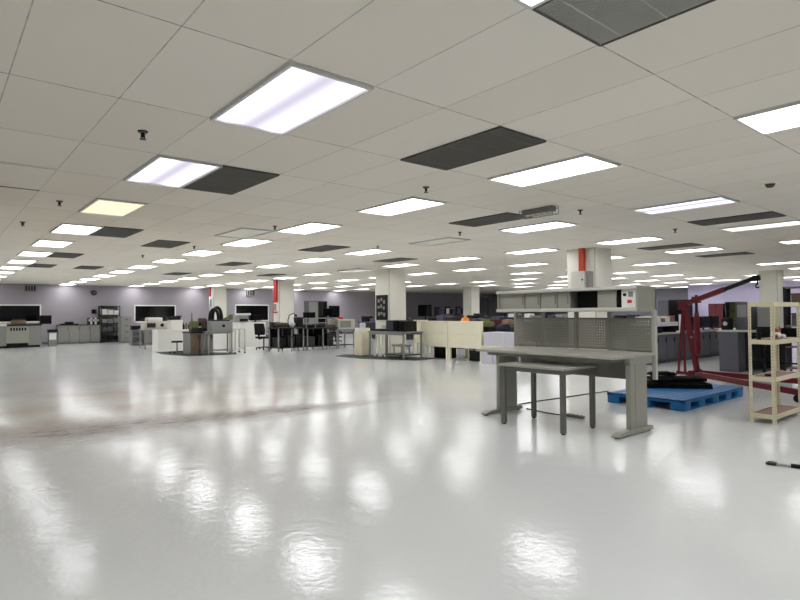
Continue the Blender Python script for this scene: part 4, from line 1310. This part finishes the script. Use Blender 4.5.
# cream benches
def cream_bench(x0, y0, x1, y1, label):
    t = thing('cream_bench', ((x0 + x1) / 2, (y0 + y1) / 2, 0), label, 'bench', 'cream panelled benches')
    MB().box(x0, y0 + 0.01, 0.75, x0 + 0.04, y1 - 0.01, 1.09, 0.004).build('upper_panel', 'cream', t)
    MB().box(x0, y0 + 0.01, 0.36, x0 + 0.04, y1 - 0.01, 0.74, 0.004).build('lower_panel', 'cream', t)
    for y in (y0, y1 - 0.06):
        MB().box(x0 - 0.01, y, 0, x0 + 0.06, y + 0.06, 1.09).build('post', 'cream', t)
    MB().box(x0 + 0.06, y0, 0.74, x1, y1, 0.77, 0.003).build('desktop', 'cream', t)
    for y in (y0, y1 - 0.05):
        MB().box(x1 - 0.06, y, 0, x1 - 0.01, y + 0.05, 0.74).build('leg', 'cream', t)
    MB().box(x0 - 0.02, y0, 1.09, x0 + 0.07, y1, 1.11, 0.003).build('cap_rail', 'cream', t)
    return t


cream_bench(10.45, 7.45, 11.25, 8.72, 'cream bench with two-tier panel beside the lilac cabinet')
cream_bench(10.45, 8.76, 11.25, 9.9, 'cream bench partly behind the oven table')
cream_bench(11.4, 10.0, 12.1, 11.3, 'cream bench furthest back beside the notice board pillar')
crate(10.6, 7.6, 11.0, 8.05, 0.012, 0.3, 'black', 'black crate under the cream bench beside the lilac cabinet', 'crate', 'crate')
crate(10.62, 8.95, 11.0, 9.5, 0.012, 0.32, 'blackmat', 'black crate under the cream bench behind the oven table', 'crate', 'crate')
# things on the cream benches
t = thing('orange_bag', (10.9, 8.55, 0.77), 'bright orange bag heaped on the cream bench', 'bag')
MB().sphere((10.85, 8.44, 0.965), 0.19, (1.1, 1.2, 1.0)).sphere((10.93, 8.5, 1.02), 0.15, (1, 1.1, 1.35)).build('bag_body', 'orange', t, True)
MB().tube([(10.85, 8.34, 1.13), (10.85, 8.4, 1.25), (10.85, 8.48, 1.13)], 0.015, 6).build('bag_strap', 'orange', t, True)
t = thing('tool_pile', (10.9, 7.9, 0.77), 'dark tools and olive cloth piled on the cream bench', 'tools')
MB().box(10.72, 7.52, 0.95, 11.08, 7.86, 1.1, 0.06).box(10.78, 7.6, 1.06, 11.0, 7.8, 1.16, 0.04).build('olive_cloth', 'green', t, True)
MB().box(10.7, 7.9, 0.771, 11.1, 8.15, 1.17, 0.03).build('dark_tool_box', 'darksteel', t)
MB().box(10.75, 7.5, 0.771, 11.1, 8.12, 0.95, 0.03).build('tray', 'black', t)
k = 0
for y0, w, h, mm, nm in ((8.82, .3, 1.22, 'darksteel', 'dark grey'), (9.16, .3, 1.28, 'purple', 'purple grey'), (9.5, .34, 1.2, 'black', 'black')):
    crate(10.7, y0, 11.1, y0 + w, 0.771, h, mm, '%s box on the cream bench behind the oven table' % nm, 'storage_box', 'box', 'boxes on the cream bench')
    k += 1
t = thing('lilac_cabinet', (10.7, 7.0, 0), 'lilac white low cabinet with ledge beside the workbench end', 'cabinet')
MB().box(10.35, 6.62, 0.0, 11.0, 7.38, 0.42, 0.006).build('lower_cabinet', 'lilac', t)
MB().box(10.30, 6.6, 0.42, 11.02, 7.40, 0.46, 0.004).build('ledge', 'cream', t)
MB().box(10.42, 6.64, 0.46, 11.0, 7.36, 0.82, 0.006).build('upper_cabinet', 'lilac', t)
MB().box(10.342, 6.98, 0.04, 10.35, 6.99, 0.40).build('door_gap', 'cabgrey', t)
# bags and bins behind the lilac cabinet
table(11.7, 7.0, 12.4, 9.0, 0.66, 'dark table with coloured bags behind the lilac cabinet', topm='darksteel', legm='black')
crate(11.8, 8.42, 12.2, 8.72, 0.661, 1.12, 'lightblue', 'light blue and teal bin on the dark table', 'plastic_bin', 'bin', lid='teal')
crate(11.8, 8.2, 12.2, 8.38, 0.661, 1.14, 'maroon', 'maroon upright case beside the light blue bin', 'upright_case', 'case')
t = thing('navy_jacket', (11.95, 7.9, 0.66), 'navy jacket draped over the table end with pinkish bag', 'jacket')
MB().sphere((11.93, 7.93, 0.85), 0.2, (1.0, 1.2, 0.9)).box(11.65, 7.62, 0.36, 11.692, 8.16, 0.8, 0.012).box(11.65, 7.66, 0.664, 12.0, 8.12, 0.8, 0.03).build('jacket_body', 'navy', t, True)
MB().box(11.8, 7.62, 0.98, 12.05, 7.9, 1.14, 0.05).build('pink_bag', 'board', t, True)

# ================================================================ DISTANT BENCH ROWS (dark, full of instruments)
rnd = random.Random(11)
rows = [(14.2, 9.6, 15.0, 13.4, 'dark distant bench just behind the notice board pillar'), (17.2, 12.6, 18.0, 17.6, 'dark distant bench in the second row behind the pillar'),
        (17.0, 18.6, 17.8, 22.4, 'dark distant bench towards the long wall'), (20.2, 10.5, 21.0, 15.5, 'dark distant bench before the pale far pillar'),
        (20.4, 16.4, 21.2, 20.6, 'dark distant bench beside the pale far pillar'), (25.6, 11.0, 26.4, 16.0, 'dark distant bench beyond the pale far pillar')]
palette = ['black', 'darksteel', 'slatedark', 'cabslate', 'purple', 'black', 'cabgrey', 'navy', 'wood', 'paper']
pnames = {'black': 'black', 'darksteel': 'dark steel', 'slatedark': 'dark slate', 'cabslate': 'slate grey', 'purple': 'purple grey', 'cabgrey': 'grey', 'navy': 'navy', 'wood': 'brown', 'paper': 'white'}
for ri, (x0, y0, x1, y1, lab) in enumerate(rows):
    t = thing('distant_bench', ((x0 + x1) / 2, (y0 + y1) / 2, 0), lab, 'bench')
    MB().box(x0, y0, 0.84, x1, y1, 0.88).build('benchtop', 'counter' if ri % 2 else 'cabslate', t)
    MB().box(x0 + 0.05, y0 + 0.03, 0, x1 - 0.05, y1 - 0.03, 0.84).build('base_cabinets', 'slatedark', t)
    MB().box(x1 - 0.1, y0 + 0.05, 0.88, x1 - 0.06, y1 - 0.05, 1.12).build('back_rail', 'cabslate', t)
    y = y0 + 0.15
    k = 0
    while y < y1 - 0.5:
        w = rnd.uniform(0.22, 0.5)
        h = rnd.uniform(0.12, 0.42)
        mm = rnd.choice(palette)
        crate(x0 + 0.1, y, x0 + 0.5, y + w, 0.881, 0.881 + h, mm, '%s instrument, %s along the %s' % (pnames[mm], ORD[min(k, 13)], lab.replace('dark distant bench', 'bench')), 'instrument', 'instrument', 'instruments on ' + lab)
        y += w + rnd.uniform(0.05, 0.3)
        k += 1

t = thing('storage_shelving', (24.7, 22.7, 0), 'dark storage shelving full of purple boxes beyond the orange bag', 'shelving')
for y in (21.3, 22.3, 23.3, 24.3):
    MB().box(24.5, y - 0.02, 0, 25.0, y + 0.02, 1.72).build('upright', 'darksteel', t)
for z in (0.2, 0.75, 1.22, 1.68):
    MB().box(24.5, 21.28, z, 25.0, 24.32, z + 0.03).build('shelf', 'darksteel', t)
k = 0
for z in (0.78, 1.25):
    for q in range(8):
        y = 21.34 + q * 0.3 + 0.1 * (q // 3)
        mm = ['purple', 'black', 'navy', 'purple', 'cabslate', 'black', 'paper', 'purple'][(q + k) % 8]
        crate(24.55, y, 24.95, y + 0.27, z + 0.002, z + 0.3 + 0.03 * (q % 3), mm, '%s box, %s on the %s level of the dark storage shelving' % (pnames[mm], ORD[q], 'lower' if k == 0 else 'upper'), 'storage_box', 'box', 'boxes on the dark shelving')
    k += 1
t = thing('mobile_screen', (24.6, 25.3, 0), 'black display screen on a stand beside the dark storage shelving', 'screen')
MB().box(24.6, 24.7, 1.1, 24.66, 26.0, 1.88, 0.01).build('screen_case', 'black', t)
MB().box(24.592, 24.74, 1.14, 24.6, 25.96, 1.84).build('screen_glass', 'screen', t)
MB().box(24.66, 25.3, 0.05, 24.74, 25.4, 1.4).box(24.4, 24.9, 0, 24.95, 25.8, 0.05).build('screen_stand', 'darksteel', t)
for k, (y0, y1, hh, lab) in enumerate(((18.85, 19.6, 2.35, 'taller black cabinet behind the pale far pillar, towards the workbench'), (19.62, 20.35, 2.2, 'lower tall black cabinet right behind the pale far pillar'))):
    cabinet_unit(24.5, y0, 25.0, y1, hh, lab, body='black', door='slatedark', face='X', doors=2, name='tall_cabinet', group='tall black cabinets')

# ================================================================ GREY LAB FURNITURE BEHIND THE HOIST
labs = ['slate grey base cabinet emerging from behind the workbench', 'second slate grey base cabinet behind the hoist', 'third slate grey base cabinet behind the hoist', 'fourth slate grey base cabinet behind the hoist', 'last slate grey base cabinet, half hidden by the grey peninsula']
for k in range(5):
    cabinet_unit(12.9 + k * 0.9, 4.06, 12.9 + (k + 1) * 0.9 - 0.012, 4.66, 0.74, labs[k], body='cabslate', door='cabslate', doors=2, group='slate base cabinets behind the hoist')
tag(MB().box(12.88, 4.0, 0.742, 19.4, 4.68, 0.775, 0.004).build('worktop_slab', 'counter'), 'pale worktop over the slate grey base cabinets', 'worktop')
for k in range(2):
    cabinet_unit(17.4 + k * 0.95, 4.06, 17.4 + (k + 1) * 0.95 - 0.012, 4.66, 0.74, ['slate cabinet at the dim end of the worktop behind the peninsula', 'farthermost slate cabinet behind the grey peninsula'][k], body='cabslate', door='slatedark', doors=2)
t = thing('counter_shelf', (13.9, 4.4, 0.775), 'pale raised shelf on the worktop beside the workbench', 'shelf')
MB().box(12.95, 4.15, 0.95, 14.7, 4.55, 1.06, 0.006).build('shelf_plank', 'lilac', t)
for x in (12.97, 13.8, 14.66):
    MB().box(x, 4.2, 0.776, x + 0.03, 4.5, 0.95).build('shelf_support', 'slatedark', t)
MB().box(12.97, 4.5, 0.776, 14.69, 4.52, 0.95).build('shelf_back', 'slatedark', t)
k = 0
for x0, w, h, mm in ((13.05, .26, .15, 'paper'), (13.35, .2, .13, 'cream'), (13.58, .24, .15, 'paper'), (13.86, .2, .1, 'wood'), (14.1, .22, .14, 'cream'), (14.36, .25, .16, 'board')):
    crate(x0, 4.2, x0 + w, 4.5, 1.061, 1.061 + h, mm, '%s carton, %s on the raised pale shelf' % ({'paper': 'white', 'cream': 'cream', 'wood': 'brown', 'board': 'rosy'}[mm], ORD[k]), 'carton', 'carton', 'cartons on the raised shelf')
    k += 1
for k, (x, w, h, lab) in enumerate(((15.35, .5, .32, 'black monitor behind the hoist mast'), (15.95, .62, .34, 'second black monitor behind the hoist ram'), (16.65, .6, .34, 'third black monitor along the pale worktop'), (17.35, .55, .34, 'fourth black monitor along the pale worktop'))):
    monitor(x, 4.25, 0.776, w, h, lab, group='monitors on the pale worktop')
t = thing('drip_bottle', (15.0, 4.2, 0.775), 'slim white dispenser standing beside the monitors', 'dispenser')
MB().box(14.95, 4.15, 0.776, 15.05, 4.25, 1.25, 0.01).build('dispenser_body', 'lilac', t)
MB().box(14.96, 4.13, 1.0, 15.04, 4.15, 1.08).build('spout', 'black', t)

t = thing('lab_peninsula', (13.1, 2.0, 0), 'dark grey counter end standing before the slate cabinets', 'counter')
MB().box(12.6, 1.93, 0, 14.2, 2.32, 0.88).build('pedestal', 'cabslate', t)
MB().box(12.58, 1.45, 0.88, 14.3, 2.36, 0.915, 0.004).build('worktop', 'counter', t)
MB().box(13.0, 1.90, 0.02, 14.1, 1.93, 0.86).build('knee_shade_panel', 'slatedark', t)  # shade of the knee hole put into a dark panel
MB().box(14.15, 1.5, 0, 14.2, 1.93, 0.88).build('end_leg', 'slatedark', t)
t = thing('grey_analyser', (13.2, 1.95, 0.915), 'tall grey analyser box on the dark counter end', 'analyser')
MB().box(13.0, 1.80, 0.916, 13.5, 2.12, 1.53, 0.012).build('analyser_body', 'cabslate', t)
MB().box(12.992, 1.84, 1.2, 13.0, 2.08, 1.48).build('front_cover', 'cabgrey', t)
t = thing('black_centrifuge', (13.1, 2.22, 0.915), 'black bench instrument with pale round dial', 'instrument')
MB().box(12.75, 2.16, 0.916, 13.0, 2.33, 1.18, 0.02).build('instrument_body', 'black', t)
MB().cyl((12.735, 2.24, 1.06), (12.75, 2.24, 1.06), 0.045).build('dial', 'esd_light', t)

table(11.0, -0.3, 11.75, 1.2, 0.86, 'black steel frame table behind the beige rack', topm='blackmat', legm='black', stretcher=0.37, name='frame_table')
crate(11.2, 0.85, 11.6, 1.12, 0.861, 1.04, 'black', 'black flat case on the frame table behind the rack', 'flat_case', 'case')
crate(11.15, 0.38, 11.5, 0.72, 0.861, 1.02, 'blackmat', 'second black case on the frame table', 'flat_case', 'case')
crate(13.0, 1.42, 13.4, 1.68, 0.916, 1.42, 'cabgrey', 'pale grey upright unit at the edge of the dark counter', 'upright_unit', 'unit')
t = thing('component_shelving', (13.3, 0.5, 0), 'brown shelving unit with small boxes behind the beige rack', 'shelving')
for y in (-0.35, 0.45, 1.2):
    MB().box(13.1, y - 0.015, 0, 13.14, y + 0.015, 1.85).box(13.14, y - 0.006, 0.1, 13.46, y + 0.006, 1.82).box(13.46, y - 0.015, 0, 13.5, y + 0.015, 1.85).build('upright', 'darksteel', t)
for z in (0.1, 0.55, 1.0, 1.42, 1.82):
    MB().box(13.1, -0.33, z, 13.5, 1.18, z + 0.03).build('shelf', 'board', t)
n = 0
for z in (1.03, 1.45):
    for q in range(4):
        y = -0.2 + q * 0.33 + (0.05 if q > 1 else 0)
        mm = ['maroon', 'black', 'board', 'cabslate', 'black', 'maroon', 'paper', 'wood'][q + 4 * n]
        crate(13.15, y, 13.45, y + 0.24, z + 0.001, z + 0.26, mm, '%s box, %s on the %s level of the brown shelving' % ({'maroon': 'maroon', 'board': 'rosy brown'}.get(mm, pnames.get(mm)), ORD[q], 'lower' if n == 0 else 'upper'), 'small_box', 'box', 'boxes on the brown shelving')
    n += 1

# far end: cabinets along the lavender room
for k, (y0, y1, hh, lab, bm_, dm) in enumerate(((12.45, 13.05, 1.95, 'blue black tall cabinet at the far end, beside the dark one', 'navy', 'cabslate'), (11.3, 12.4, 1.98, 'large black cabinet at the far end behind the hoist head', 'black', 'screen'),
                                               (9.5, 10.25, 1.72, 'dark red brown cabinet against the bright lavender wall', 'black', 'maroon'), (7.75, 8.4, 1.75, 'slate cabinet against the bright lavender wall under the boom', 'slatedark', 'cabslate'))):
    cabinet_unit(32.0, y0, 32.5, y1, hh, lab, body=bm_, door=dm, face='X', doors=2, name='far_cabinet')
t = thing('far_shelf', (32.2, 9.0, 0), 'olive shelf unit against the bright lavender wall', 'shelf')
MB().box(32.0, 8.5, 0, 32.5, 8.54, 1.8).box(32.0, 9.36, 0, 32.5, 9.4, 1.8).build('side_panels', 'slatedark', t)
for z in (0.3, 0.8, 1.3, 1.76):
    MB().box(32.0, 8.54, z, 32.5, 9.36, z + 0.04).build('shelf_board', 'slatedark', t)
MB().box(32.46, 8.54, 0.3, 32.5, 9.36, 1.8).build('back_panel', 'green', t)
